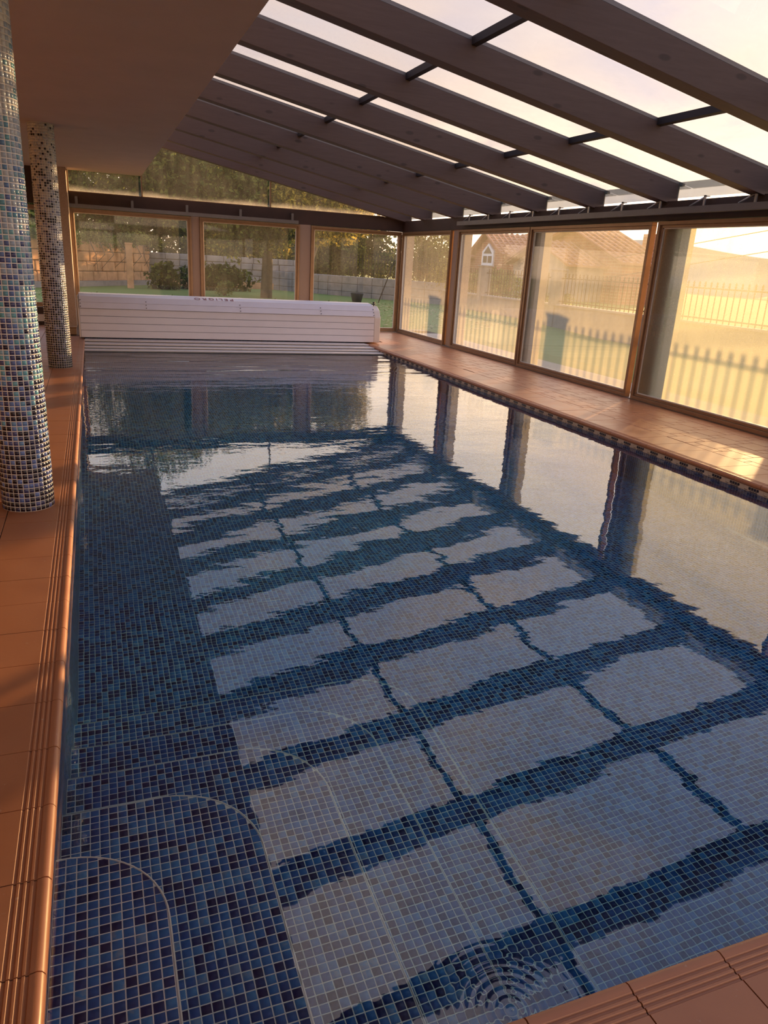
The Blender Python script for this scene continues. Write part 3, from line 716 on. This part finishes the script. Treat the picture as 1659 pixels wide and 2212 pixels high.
# ================================================================ ROLLER COVER HOUSING
hs = empty('pool_cover_housing', (2.54, 14.9, 0)); tag(hs, 'long white slatted bench-like housing of the pool cover below the far windows', 'pool cover')
def hb(b, name, m_, bev=0.0, parent=None):
    if parent is None: b.v = [(v_[0]-2.54, v_[1]-14.9, v_[2]) for v_ in b.v]
    return b.build(name, m_, parent or hs, bevel=bev)
xa, xb = -0.262, 5.335
def slat(p0, p1, th=0.018, name='slat', m_='white_pvc'):
    # board running along x between profile points p0 and p1 (y,z)
    dy, dz_ = p1[0]-p0[0], p1[1]-p0[1]; L = math.hypot(dy, dz_); ny, nz = -dz_/L*th, dy/L*th; g_ = 0.003
    q0 = (p0[0]+dy/L*g_, p0[1]+dz_/L*g_); q1 = (p1[0]-dy/L*g_, p1[1]-dz_/L*g_)
    b = MB(); b.hexa([(xa, q0[0], q0[1]), (xb, q0[0], q0[1]), (xb, q0[0]-ny, q0[1]-nz), (xa, q0[0]-ny, q0[1]-nz), (xa, q1[0], q1[1]), (xb, q1[0], q1[1]), (xb, q1[0]-ny, q1[1]-nz), (xa, q1[0]-ny, q1[1]-nz)])
    return hb(b, name, M[m_], 0.003)
fz = [0.024, 0.152, 0.278, 0.405, 0.532]
for i in range(4): slat((14.60, fz[i]), (14.60, fz[i+1]), 0.02)
lid = [(14.575, 0.540), (14.635, 0.640), (14.72, 0.735), (14.86, 0.775), (15.06, 0.785)]
for i in range(4): slat(lid[i], lid[i+1], 0.02, 'lid_board')
slat((15.06, 0.785), (15.16, 0.70), 0.02, 'lid_board'); slat((15.16, 0.70), (15.16, 0.02), 0.02, 'back_board')
b = MB().box(xa+0.01, xb-0.01, 14.63, 15.13, 0.02, 0.52); hb(b, 'inner_case', M['gasket'])
sp_ = [(14.60, 0.02), (15.18, 0.02), (15.18, 0.70), (15.06, 0.80), (14.84, 0.79), (14.68, 0.70), (14.60, 0.56)]
for x0, x1 in ((xb, xb+0.14), (xa-0.03, xa)):
    b = MB(); b.extrude([(p_[0], p_[1]*0.93) for p_ in sp_], x0, x1, ax='x'); hb(b, 'end_cheek', M['cream_pvc'], 0.02)
b = MB(); b.tube([(xb+0.07, 14.88, 0.735), (xb+0.07, 14.88, 0.80)], 0.012, 10); b.tube([(xb+0.07, 14.88, 0.762), (xb+0.07, 14.88, 0.778)], 0.045, 12); b.tube([(xb+0.07, 14.88, 0.79), (xb+0.07, 14.88, 0.815)], 0.025, 12); hb(b, 'key_switch', M['black_rubber'])
for x in (xa+0.02, 0.88, 2.6, 4.2, xb-0.02):
    for (y_, z_) in ((14.585, 0.565), (14.618, 0.615), (14.66, 0.672)):
        b = MB(); b.tube([(x, y_+0.006, z_), (x, y_-0.012, z_+0.004)], 0.008, 8); hb(b, 'screw', M['gasket'])
cu = bpy.data.curves.new('warning_lettering', 'FONT'); cu.body = 'PELIGRO'; cu.size = 0.15; cu.extrude = 0.0012; cu.align_x = 'CENTER'; cu.align_y = 'CENTER'; cu.space_character = 1.35
cu.materials.append(M['red_print'])
to = bpy.data.objects.new('warning_lettering', cu); COL.objects.link(to); bpy.context.view_layer.update()
me = bpy.data.meshes.new_from_object(to.evaluated_get(bpy.context.evaluated_depsgraph_get())); bpy.data.objects.remove(to)
lo = bpy.data.objects.new('warning_lettering', me); COL.objects.link(lo); lo.parent = hs
lo.location = (2.13-2.54, 14.785-14.9, 0.757); lo.rotation_euler = (math.atan2(0.04, 0.14)*-1.0, 0, math.pi); lo['label'] = 'red upside-down PELIGRO lettering on the lid'
if not me.materials: me.materials.append(M['red_print'])
# cover slats running from the housing down onto the water
cv_ = empty('pool_cover', (2.47, 14.0, ZW)); tag(cv_, 'rolled-back white pool cover slats sloping from the housing into the water', 'pool cover')
steps_ = [(14.66, 14.32, 0.004), (14.31, 13.98, -0.018), (13.97, 13.72, -0.040), (13.71, 13.44, -0.060)]
for i, (yb_, yf_, zt_) in enumerate(steps_):
    b = MB(); x0, x1 = XL+0.010, XR-0.010
    ol = [(yb_, zt_-0.026), (yf_+0.02, zt_-0.026), (yf_+0.006, zt_-0.018), (yf_, zt_-0.008), (yf_+0.004, zt_), (yf_+0.012, zt_+0.003), (yf_+0.09, zt_-0.001), (yb_-0.04, zt_-0.001), (yb_, zt_-0.010)]
    b.extrude([(p_[0]-14.0, p_[1]-ZW) for p_ in ol], x0-2.47, x1-2.47, ax='x'); b.build('cover_slat', M['cream_pvc'], cv_)
for x in (XL+0.012, XR-0.012):
    b = MB().box(x-0.008-2.47, x+0.008-2.47, 0.5, 0.62, 0.02, 0.09); b.build('cover_end_cap', M['black_rubber'], cv_)

# small brass floor spout box seen behind the far column
sb = empty('floor_outlet_box', (-0.42, 15.3, 0)); tag(sb, 'small brown box on the left deck behind the far column', 'box')
MB().box(-0.07, 0.07, -0.1, 0.1, 0, 0.13).build('body', M['bronze'], sb, bevel=0.01); MB().box(-0.075, 0.075, -0.105, 0.105, 0.13, 0.145).build('lid', M['bronze'], sb)

# ================================================================ OUTSIDE
g = MB(); g.quad([(-60, 17.4, -0.08), (60, 17.4, -0.08), (60, 22, 0.10), (-60, 22, 0.10)]); g.quad([(-60, 22, 0.10), (60, 22, 0.10), (60, 140, 0.3), (-60, 140, 0.3)])
g.quad([(7.2, -40, -0.12), (60, -40, -0.12), (60, 17.4, -0.08), (7.2, 17.4, -0.08)])
lawn = struct(g.build('lawn', M['grass'], fix=False))
MB().box(7.17, 8.1, -6, 18.1, -0.2, -0.03).build('paving_strip', M['paving'], lawn)
MB().box(-5, 8.1, 17.4, 18.3, -0.2, -0.03).build('paving_strip', M['paving'], lawn)
# fallen leaves
n = 2600; px_ = RNG.uniform(-4, 12, n); py_ = RNG.uniform(18.5, 27.2, n); s_ = RNG.uniform(0.025, 0.055, n); th_ = RNG.uniform(0, 6.28, n)
zz = np.where(py_ < 22, -0.08+(py_-17.4)/4.6*0.18, 0.10+(py_-22)/118*0.2)+0.02
V = np.zeros((n, 4, 3))
for j in range(4): V[:, j, 0] = px_+s_*np.cos(th_+j*1.57); V[:, j, 1] = py_+s_*np.sin(th_+j*1.57); V[:, j, 2] = zz+RNG.uniform(0, 0.03, n)
o = place('fallen_leaves', np_mesh('fallen_leaves', V.reshape(-1, 3), np.arange(4*n).reshape(-1, 4), [M['leaf_fallen']])); tag(o, 'yellow fallen leaves scattered over the lawn behind the far windows', 'leaves', kind='stuff')

# iron fence on low wall along x = 13.2, pillars every 4.75 m
FX, PZ, TIP = 13.2, 0.68, 1.605
pil = [15.3+4.75*i for i in range(-4, 3)]
fence = empty('iron_fence', (FX, 15, 0)); tag(fence, 'black iron railing with spear tips on a low wall beyond the right windows', 'fence')
def spike_mesh():
    b = MB(); b.tube([(0, 0, PZ), (0, 0, TIP-0.11)], 0.014, 6); b.tube([(0, 0, TIP-0.13), (0, 0, TIP-0.10), (0, 0, TIP-0.075), (0, 0, TIP-0.05), (0, 0, TIP)], [0.014, 0.034, 0.014, 0.030, 0.002], 6); return b.mesh('picket', M['fence_iron'])
spk = spike_mesh()
b = MB().box(-0.12, 0.12, pil[0]-15, 28-15, -0.3, PZ-0.03); b.build('low_wall', M['pillar'], fence)
MB().box(-0.16, 0.16, pil[0]-15, 28-15, PZ-0.03, PZ+0.02).build('coping', M['stone_grey'], fence)
for z_ in (1.45, 0.78): MB().box(-0.008, 0.008, pil[0]-15, 28-15, z_-0.016, z_+0.016).build('rail', M['fence_iron'], fence)
for p_ in pil: MB().box(-0.17, 0.17, p_-15-0.17, p_-15+0.17, -0.2, 1.66).build('pillar', M['pillar'], fence, bevel=0.01); MB().box(-0.2, 0.2, p_-15-0.2, p_-15+0.2, 1.66, 1.71).build('pillar_cap', M['pillar'], fence, bevel=0.01)
yy = -3.0
while yy < 28:
    if all(abs(yy-p_) > 0.2 for p_ in pil): place('picket', spk, fence, (0, yy-15, 0))
    yy += 0.183
# slatted field of the fence running back to the left, thin dark pickets on a grey garden wall
gw = empty('garden_wall', (9, 33, 0)); tag(gw, 'low grey stone wall topped by thin railing behind the third far window', 'wall')
A_, B_ = Vector((13.2, 28.2, 0)), Vector((6.6, 37, 0)); L_ = (B_-A_).length; ang = math.atan2(B_.y-A_.y, B_.x-A_.x)
gw.location = A_; gw.rotation_euler = (0, 0, ang)
xx = 0
while xx < L_:
    w_ = random.uniform(0.5, 0.9)
    for j in range(3): MB().box(xx+0.01, min(xx+w_, L_)-0.01, -0.15+random.uniform(-.02, .02), 0.15, 0.0+j*0.32, 0.31+j*0.32).build('stone', M['stone_grey'], gw, bevel=0.015)
    xx += w_
for i in range(int(L_*0.45/0.16)): place('picket', spk, gw, (i*0.16, 0, 0.28))
MB().box(0, L_*0.45, -0.01, 0.01, 1.7, 1.73).build('rail', M['fence_iron'], gw)

def foliage(name, c, rad, n, size, m_, parent=None, shell=0.55, flat=1.0, lo=None):
    u = RNG.normal(size=(n, 3)); u /= np.linalg.norm(u, axis=1)[:, None]; rr = shell + (1-shell)*RNG.random(n)**0.5
    lump = 1+0.16*np.sin(5*u[:, 0]+c[0])*np.sin(4.3*u[:, 1]+c[1])*1.3+0.12*np.sin(9*u[:, 2]+7*u[:, 0])
    P = u*(rr*lump)[:, None]*np.array(rad); P += np.array(c)
    if lo is not None: P[:, 2] = np.maximum(P[:, 2], lo+RNG.random(n)*0.2)
    a = RNG.normal(size=(n, 3)); a /= np.linalg.norm(a, axis=1)[:, None]; b_ = np.cross(a, RNG.normal(size=(n, 3))); b_ /= np.linalg.norm(b_, axis=1)[:, None]
    s_ = (size*RNG.uniform(0.6, 1.3, n))[:, None]
    V = np.stack([P-a*s_, P-b_*s_*0.5, P+a*s_, P+b_*s_*0.5], 1).reshape(-1, 3)
    o = place(name, np_mesh(name, V, np.arange(4*n).reshape(-1, 4), [m_]), parent); o['kind'] = 'stuff'; return o
def tree(label, x, y, h, rad, n, m_, size=0.09, trunk=0.16, lean=0.3, z0=0.1, blobs=5):
    root = empty('tree', (x, y, z0)); tag(root, label, 'tree')
    top = Vector((lean, 0, h-rad[2]*0.6))
    b = MB(); b.tube([(0, 0, -0.2), (0.05, 0, h*0.25), (lean*0.5, 0.05, h*0.5), top], [trunk*1.15, trunk, trunk*0.8, trunk*0.4], 10); b.build('trunk', M['bark'], root)
    for i in range(6):
        a = i*1.05; p0 = Vector((lean*0.5, 0, h*0.45)); p1 = top+Vector((math.cos(a)*rad[0]*0.7, math.sin(a)*rad[1]*0.6, random.uniform(-0.5, 0.5)*rad[2]))
        b = MB(); b.tube([p0, (p0+p1)/2+Vector((0, 0, 0.2)), p1], [trunk*0.4, trunk*0.25, 0.02], 6); b.build('branch', M['bark'], root)
    for i in range(blobs):
        a = i*2.4; rr = 0.55 if i else 0
        c = (lean+math.cos(a)*rad[0]*rr, math.sin(a)*rad[1]*rr, h-rad[2]*0.8+random.uniform(-0.35, 0.35)*rad[2])
        foliage('foliage', c, (rad[0]*0.62, rad[1]*0.62, rad[2]*0.62), n//blobs, size, m_, root)
    return root
tree('dark green broad tree behind the leftmost far window', -3.2, 36.5, 5.5, (3.4, 2.0, 2.7), 9000, M['leaf'], 0.16, z0=0.1)
tree('dense dark tree with hanging foliage over the second far window', 3.5, 29.2, 5.4, (2.3, 1.4, 2.3), 11000, M['leaf'], 0.12, trunk=0.12, lean=-0.1)
tree('dark trunked tree with yellowing leaves seen in the middle far window', 5.97, 28.2, 4.9, (1.9, 1.4, 2.0), 9000, M['leaf'], 0.11, trunk=0.20, lean=0.1)
tree('golden leafed tree behind the corner of the far windows', 7.1, 26.6, 4.5, (1.9, 1.3, 1.6), 8000, M['leaf_gold'], 0.09, trunk=0.07, lean=0.9)
tree('tall olive tree filling the triangular clerestory', 4.76, 39.0, 9.2, (5.2, 2.2, 3.9), 16000, M['leaf'], 0.15)
tree('tall brownish tree under the narrow end of the clerestory', 10.2, 39.5, 7.0, (4.0, 2.2, 3.2), 9000, M['leaf_gold'], 0.14)
tree('big dull tree far behind the leftmost clerestory pane', -6.0, 45.0, 8.0, (4.6, 2.5, 4.0), 9000, M['leaf'], 0.18, blobs=7)
tree('wide evergreen screening the horizon behind the first far window', 1.0, 47.5, 6.5, (4.5, 1.6, 3.6), 9000, M['leaf'], 0.20, blobs=7)
tree('wide evergreen screening the horizon behind the middle far window', 7.5, 47.5, 6.0, (4.2, 1.6, 3.4), 9000, M['leaf'], 0.20, blobs=7)
tree('low wide evergreen on the horizon behind the third far window', 14.0, 47.5, 5.0, (4.0, 1.6, 2.9), 8000, M['leaf'], 0.20, blobs=7)
tree('round dark green tree on the horizon past the first right window', 24.5, 55.5, 4.6, (2.5, 2.2, 2.5), 6000, M['leaf'], 0.16, trunk=0.2, z0=-0.6)
tree('small orange bush-like tree left of the round tree', 20.5, 55.5, 2.8, (2.0, 1.6, 1.4), 2500, M['leaf_gold'], 0.15, z0=0)
# shrubs
def shrub(label, x, y, rad, n, m_, size=0.06, z=0.0):
    root = empty('shrub', (x, y, z)); tag(root, label, 'shrub')
    foliage('foliage', (0, 0, rad[2]*0.8), rad, n*3//4, size, m_, root, 0.2, lo=0.0); foliage('foliage', (rad[0]*0.4, -0.1, rad[2]*1.3), (rad[0]*0.5, rad[1]*0.6, rad[2]*0.6), n//4, size, m_, root, 0.1, lo=0.0)
    for i in range(5):
        a = i*1.3; MB().tube([(0, 0, -0.05), (math.cos(a)*rad[0]*0.5, math.sin(a)*rad[1]*0.5, rad[2]*1.2)], [0.02, 0.006], 5).build('stem', M['twig'], root)
    return root
shrub('dark pointed-leaf bush in front of the shaded wall behind the first far window', 2.55, 31.5, (0.62, 0.5, 0.62), 700, M['leaf'], 0.11)
shrub('tangled brown-green hedge below the second far window tree', 4.6, 32.5, (1.6, 0.6, 0.62), 2200, M['leaf'], 0.12)
for lab_, x_, y_ in (('clipped dark hedge closing the garden behind the first far window', 0.5, 43.6), ('clipped dark hedge closing the garden behind the middle far window', 6.3, 43.6), ('clipped dark hedge closing the garden behind the third far window', 12.2, 43.6), ('clipped dark hedge at the left end of the garden', -5.3, 43.6)):
    shrub(lab_, x_, y_, (3.1, 0.8, 1.5), 5000, M['leaf'], 0.13, 0.1)
shrub('low grassy tuft on the lawn before the middle far window', 4.5, 28.6, (0.35, 0.3, 0.30), 500, M['leaf_vine'], 0.05, 0.1)
shrub('leafy vine on the fence seen through the first right window', 13.3, 28.6, (0.7, 0.7, 0.75), 1800, M['leaf_gold'], 0.05, 0.55)
shrub('yellow-green hedge behind the fence through the second right window', 16.5, 30.5, (1.0, 2.6, 0.75), 3500, M['leaf_vine'], 0.08, 0.2)
shrub('bright garden bush behind the fence through the third right window', 16.0, 24.4, (0.6, 0.7, 0.35), 900, M['leaf_vine'], 0.06, 0.3)

# warm lit stone wall behind the first far window, laid in big blocks
sw = empty('stone_wall', (-2.6, 29.4, 0.1)); tag(sw, 'sunlit orange stone block wall overgrown with vines behind the first far window', 'wall')
A_, B_ = Vector((-2.6, 28.4, 0)), Vector((2.35, 35.0, 0)); L_ = (B_-A_).length; sw.rotation_euler = (0, 0, math.atan2(B_.y-A_.y, B_.x-A_.x)); sw.location = (A_.x, A_.y, 0.1)
MB().box(0, L_, 0.06, 0.35, -0.1, 1.62).build('wall_core', M['stone_grey'], sw)
MB().box(-0.2, L_+0.2, -0.14, 0.06, -0.2, 0.22).build('plinth', M['stone_grey'], sw)
for j in range(4):
    xx = -random.uniform(0, 0.5)
    while xx < L_:
        w_ = random.uniform(0.45, 0.85); x0, x1 = max(xx, 0), min(xx+w_, L_); hh = 0.36
        if x1-x0 > 0.1: MB().hexa([(x0+0.012, -0.02+random.uniform(-.03, .03), 0.2+j*hh+0.01), (x1-0.012, -0.02+random.uniform(-.03, .03), 0.2+j*hh+0.01), (x1-0.012, 0.1, 0.2+j*hh+0.01), (x0+0.012, 0.1, 0.2+j*hh+0.01), (x0+0.012, -0.02+random.uniform(-.03, .03), 0.2+(j+1)*hh-0.01), (x1-0.012, -0.02+random.uniform(-.03, .03), 0.2+(j+1)*hh-0.01), (x1-0.012, 0.1, 0.2+(j+1)*hh-0.01), (x0+0.012, 0.1, 0.2+(j+1)*hh-0.01)]).build('stone', M['stone_warm'], sw, bevel=0.03)
        xx += w_
vn = empty('climbing_vine', (-1, 31, 1.5)); tag(vn, 'green and yellow vine trailing along the top of the stone wall', 'vine')
for q_ in range(9):
    tt = q_/8; c = A_.lerp(B_, tt); foliage('foliage', (c.x+1+0.1, c.y-31-0.15, 0.35+0.12*math.sin(q_*2.0)), (0.55, 0.4, 0.30), 420, 0.06, M['leaf_vine'] if q_ % 2 else M['leaf'], vn, 0.2)
for q_ in range(12):
    tt = random.random(); c = A_.lerp(B_, tt); x_, y_ = c.x+1, c.y-31
    MB().tube([(x_+0.1, y_-0.2, 0.35), (x_+0.15+random.uniform(-.3, .3), y_-0.25, -0.2), (x_+random.uniform(-.4, .4), y_-0.2, -0.9)], [0.02, 0.015, 0.006], 5).build('stem', M['twig'], vn)
# grey shaded wall to the right of it
s2 = empty('stone_wall', (2.3, 35.3, 0.1)); tag(s2, 'shaded brown-grey stone wall under the trees behind the middle far window', 'wall')
MB().box(0, 6.6, 0.06, 0.35, -0.1, 1.36).build('wall_core', M['stone_grey'], s2); MB().box(0, 6.6, -0.14, 0.06, -0.2, 0.3).build('plinth', M['stone_warm'], s2)
for j in range(4):
    xx = 0
    while xx < 6.5:
        w_ = random.uniform(0.4, 0.8); MB().box(xx+0.012, min(6.6, xx+w_)-0.012, random.uniform(-0.03, 0.02), 0.1, 0.3+j*0.27+0.01, 0.3+(j+1)*0.27-0.01).build('stone', M['stone_grey'], s2, bevel=0.02); xx += w_
# square timber post catching the sun
gp = empty('garden_post', (1.35, 31.4, 0.1)); tag(gp, 'square sunlit post standing before the stone wall in the first far window', 'post')
MB().box(-0.12, 0.12, -0.12, 0.12, -0.2, 1.62).build('shaft', M['stone_warm'], gp, bevel=0.01); MB().box(-0.14, 0.14, -0.14, 0.14, 1.62, 1.68).build('cap', M['stone_warm'], gp)
# leaning pole and pot by the grey wall
lp = MB().tube([(10.2, 27.7, 0.0), (10.95, 28.0, 1.72)], 0.02, 8).build('leaning_pole', M['fence_iron']); tag(lp, 'thin dark pole leaning against the grey wall in the right far window', 'pole')
pt = empty('plant_pot', (9.4, 27.8, 0.1)); tag(pt, 'dark round pot on the grass by the grey garden wall', 'pot')
MB().tube([(0, 0, 0.0), (0, 0, 0.30), (0, 0, 0.34)], [0.17, 0.24, 0.26], 16).build('body', M['pot'], pt); MB().tube([(0, 0, 0.341), (0, 0, 0.35)], 0.22, 16).build('soil', M['bark'], pt)

# brick house with clay roof, dormer and white window
HX = 27.0
ho = empty('brick_house', (HX, 45, 0)); tag(ho, 'red brick house with clay tiled roofs and a pointed white dormer window', 'house')
def hp(b, name, m_, parent=None, bev=0):
    if parent is None or True: b.v = [(v_[0]-HX, v_[1]-45, v_[2]) for v_ in b.v]
    o = b.build(name, m_, ho if parent is None else parent, bevel=bev); return o
# long wing: eave at y 36..54, ridge running in y at x = HX+4
hp(MB().box(HX, HX+8, 40.0, 55.0, -1.5, 2.3), 'wall', M['brick'])
def roof_plane(p0, p1, p2, p3, name='roof', rows=10, m_='rooftile'):
    """tiled pitch p0,p1 (eave) -> p3,p2 (ridge), with raised courses"""
    b = MB(); p0, p1, p2, p3 = map(Vector, (p0, p1, p2, p3)); nn = (p1-p0).cross(p3-p0).normalized()
    if nn.z < 0: nn = -nn
    for i in range(rows):
        a, c = i/rows, (i+1)/rows; q0, q1, q2, q3 = p0.lerp(p3, a), p1.lerp(p2, a), p1.lerp(p2, c), p0.lerp(p3, c)
        b.hexa([q0-nn*0.06, q1-nn*0.06, q2-nn*0.06, q3-nn*0.06, q0+nn*0.07, q1+nn*0.07, q2+nn*0.005, q3+nn*0.005])
    nc = max(2, int((p1-p0).length/0.42))
    for i in range(nc+1):
        tt = i/nc; b.tube([p0.lerp(p1, tt)+nn*0.07, p3.lerp(p2, tt)+nn*0.05], 0.07, 5)
    return hp(b, name, M[m_])
roof_plane((HX-0.4, 55.3, 2.3), (HX-0.4, 39.0, 2.3), (HX+3.6, 40.5, 4.25), (HX+3.6, 50.5, 4.25), rows=12)
roof_plane((HX-0.4, 55.3, 2.3), (HX+8, 55.3, 2.3), (HX+3.6, 50.6, 4.25), (HX+3.6, 50.5, 4.25), rows=10)
# gabled brick dormer bay
b = MB(); b.extrude([(51.3, -1.5), (47.4, -1.5), (47.4, 2.7), (49.6, 3.85), (51.5, 2.7)], HX-0.5, HX+2.6, ax='x'); hp(b, 'gable_bay', M['brick'])
roof_plane((HX-0.9, 47.0, 2.55), (HX+2.6, 47.0, 2.55), (HX+2.6, 49.6, 4.0), (HX-0.9, 49.6, 4.0), rows=8)
roof_plane((HX-0.9, 51.9, 2.55), (HX+2.6, 51.9, 2.55), (HX+2.6, 49.6, 4.0), (HX-0.9, 49.6, 4.0), rows=8)
b = MB(); b.extrude([(50.25, 1.75), (48.55, 1.75), (48.55, 2.75), (49.4, 3.3), (50.25, 2.75)], HX-0.62, HX-0.5, ax='x'); wn_ = hp(b, 'dormer_window', M['house_white'])
for (a, c, z0, z1) in ((49.45, 50.0, 2.0, 2.45), (48.75, 49.3, 2.0, 2.45)): hp(MB().box(HX-0.65, HX-0.61, a, c, z0, z1), 'pane', M['dark_glass'], wn_)
b = MB(); b.extrude([(50.0, 2.62), (48.8, 2.62), (49.4, 3.1)], HX-0.65, HX-0.61, ax='x'); hp(b, 'pane', M['dark_glass'], wn_)
# big right gable
b = MB(); b.extrude([(45.2, -1.5), (34.6, -1.5), (34.6, 2.3), (39.4, 4.05), (45.2, 2.2)], HX-0.3, HX+2.4, ax='x'); hp(b, 'gable_end', M['brick'])
roof_plane((HX-0.8, 34.1, 2.25), (HX+2.4, 34.1, 2.25), (HX+2.4, 39.4, 4.2), (HX-0.8, 39.4, 4.2), rows=12)
roof_plane((HX-0.8, 45.9, 2.08), (HX+2.4, 45.9, 2.08), (HX+2.4, 39.4, 4.2), (HX-0.8, 39.4, 4.2), rows=12)
b = MB(); b.extrude([(42.2, -1.5), (36.2, -1.5), (36.2, 2.0), (39.2, 3.15), (42.2, 2.0)], HX-2.6, HX-0.3, ax='x'); hp(b, 'porch_gable', M['stone_grey'])
roof_plane((HX-3.0, 35.8, 2.0), (HX-0.3, 35.8, 2.0), (HX-0.3, 39.2, 3.3), (HX-3.0, 39.2, 3.3), rows=8)
roof_plane((HX-3.0, 42.6, 2.0), (HX-0.3, 42.6, 2.0), (HX-0.3, 39.2, 3.3), (HX-3.0, 39.2, 3.3), rows=8)
hp(MB().box(HX+2.6, HX+3.4, 36.0, 36.9, 3.0, 3.95), 'chimney', M['brick'])
# hills on the horizon
for nm, lab, y0, y1, x0, hmax, sd_ in (('hill', 'hazy wooded hill on the horizon behind the round tree', 152, 400, 160, 17, 3), ('hill', 'faint pale ridge behind the overhead cables at the right', -60, 150, 210, 12, 5)):
    b = MB(); N = 40; pts = []
    for i in range(N+1):
        tt = i/N; pts.append((y0+(y1-y0)*tt, hmax*(0.35+0.65*math.sin(math.pi*min(1, tt*0.9+0.08)))*(0.85+0.15*math.sin(tt*9+sd_))))
    for i in range(N):
        (ya, ha), (yb, hb_) = pts[i], pts[i+1]
        b.quad([(x0, ya, -2), (x0, yb, -2), (x0+60, yb, hb_), (x0+60, ya, ha)], 0, True); b.quad([(x0+60, ya, ha), (x0+60, yb, hb_), (x0+150, yb, -2), (x0+150, ya, -2)], 0, True)
    o = b.build(nm, M['hill'], fix=False); tag(o, lab, 'hill')
# overhead cables
for lab, z0, z1, zl in (('upper overhead cable beyond the rightmost window', 3.0, 3.65, 2.6), ('lower overhead cable beyond the rightmost window', 2.08, 2.8, 1.5)):
    pts = [(26, 34.4-i*1.1, 0) for i in range(16)]
    ptz = [(26.0, y_, z0 + (30.5-y_)/5*(z1-z0)*0.95 - 0.0) for (_, y_, _) in pts]
    o = MB().tube(ptz, 0.018, 6).build('overhead_cable', M['wire']); tag(o, lab, 'cable')
print('objects', len(bpy.data.objects))
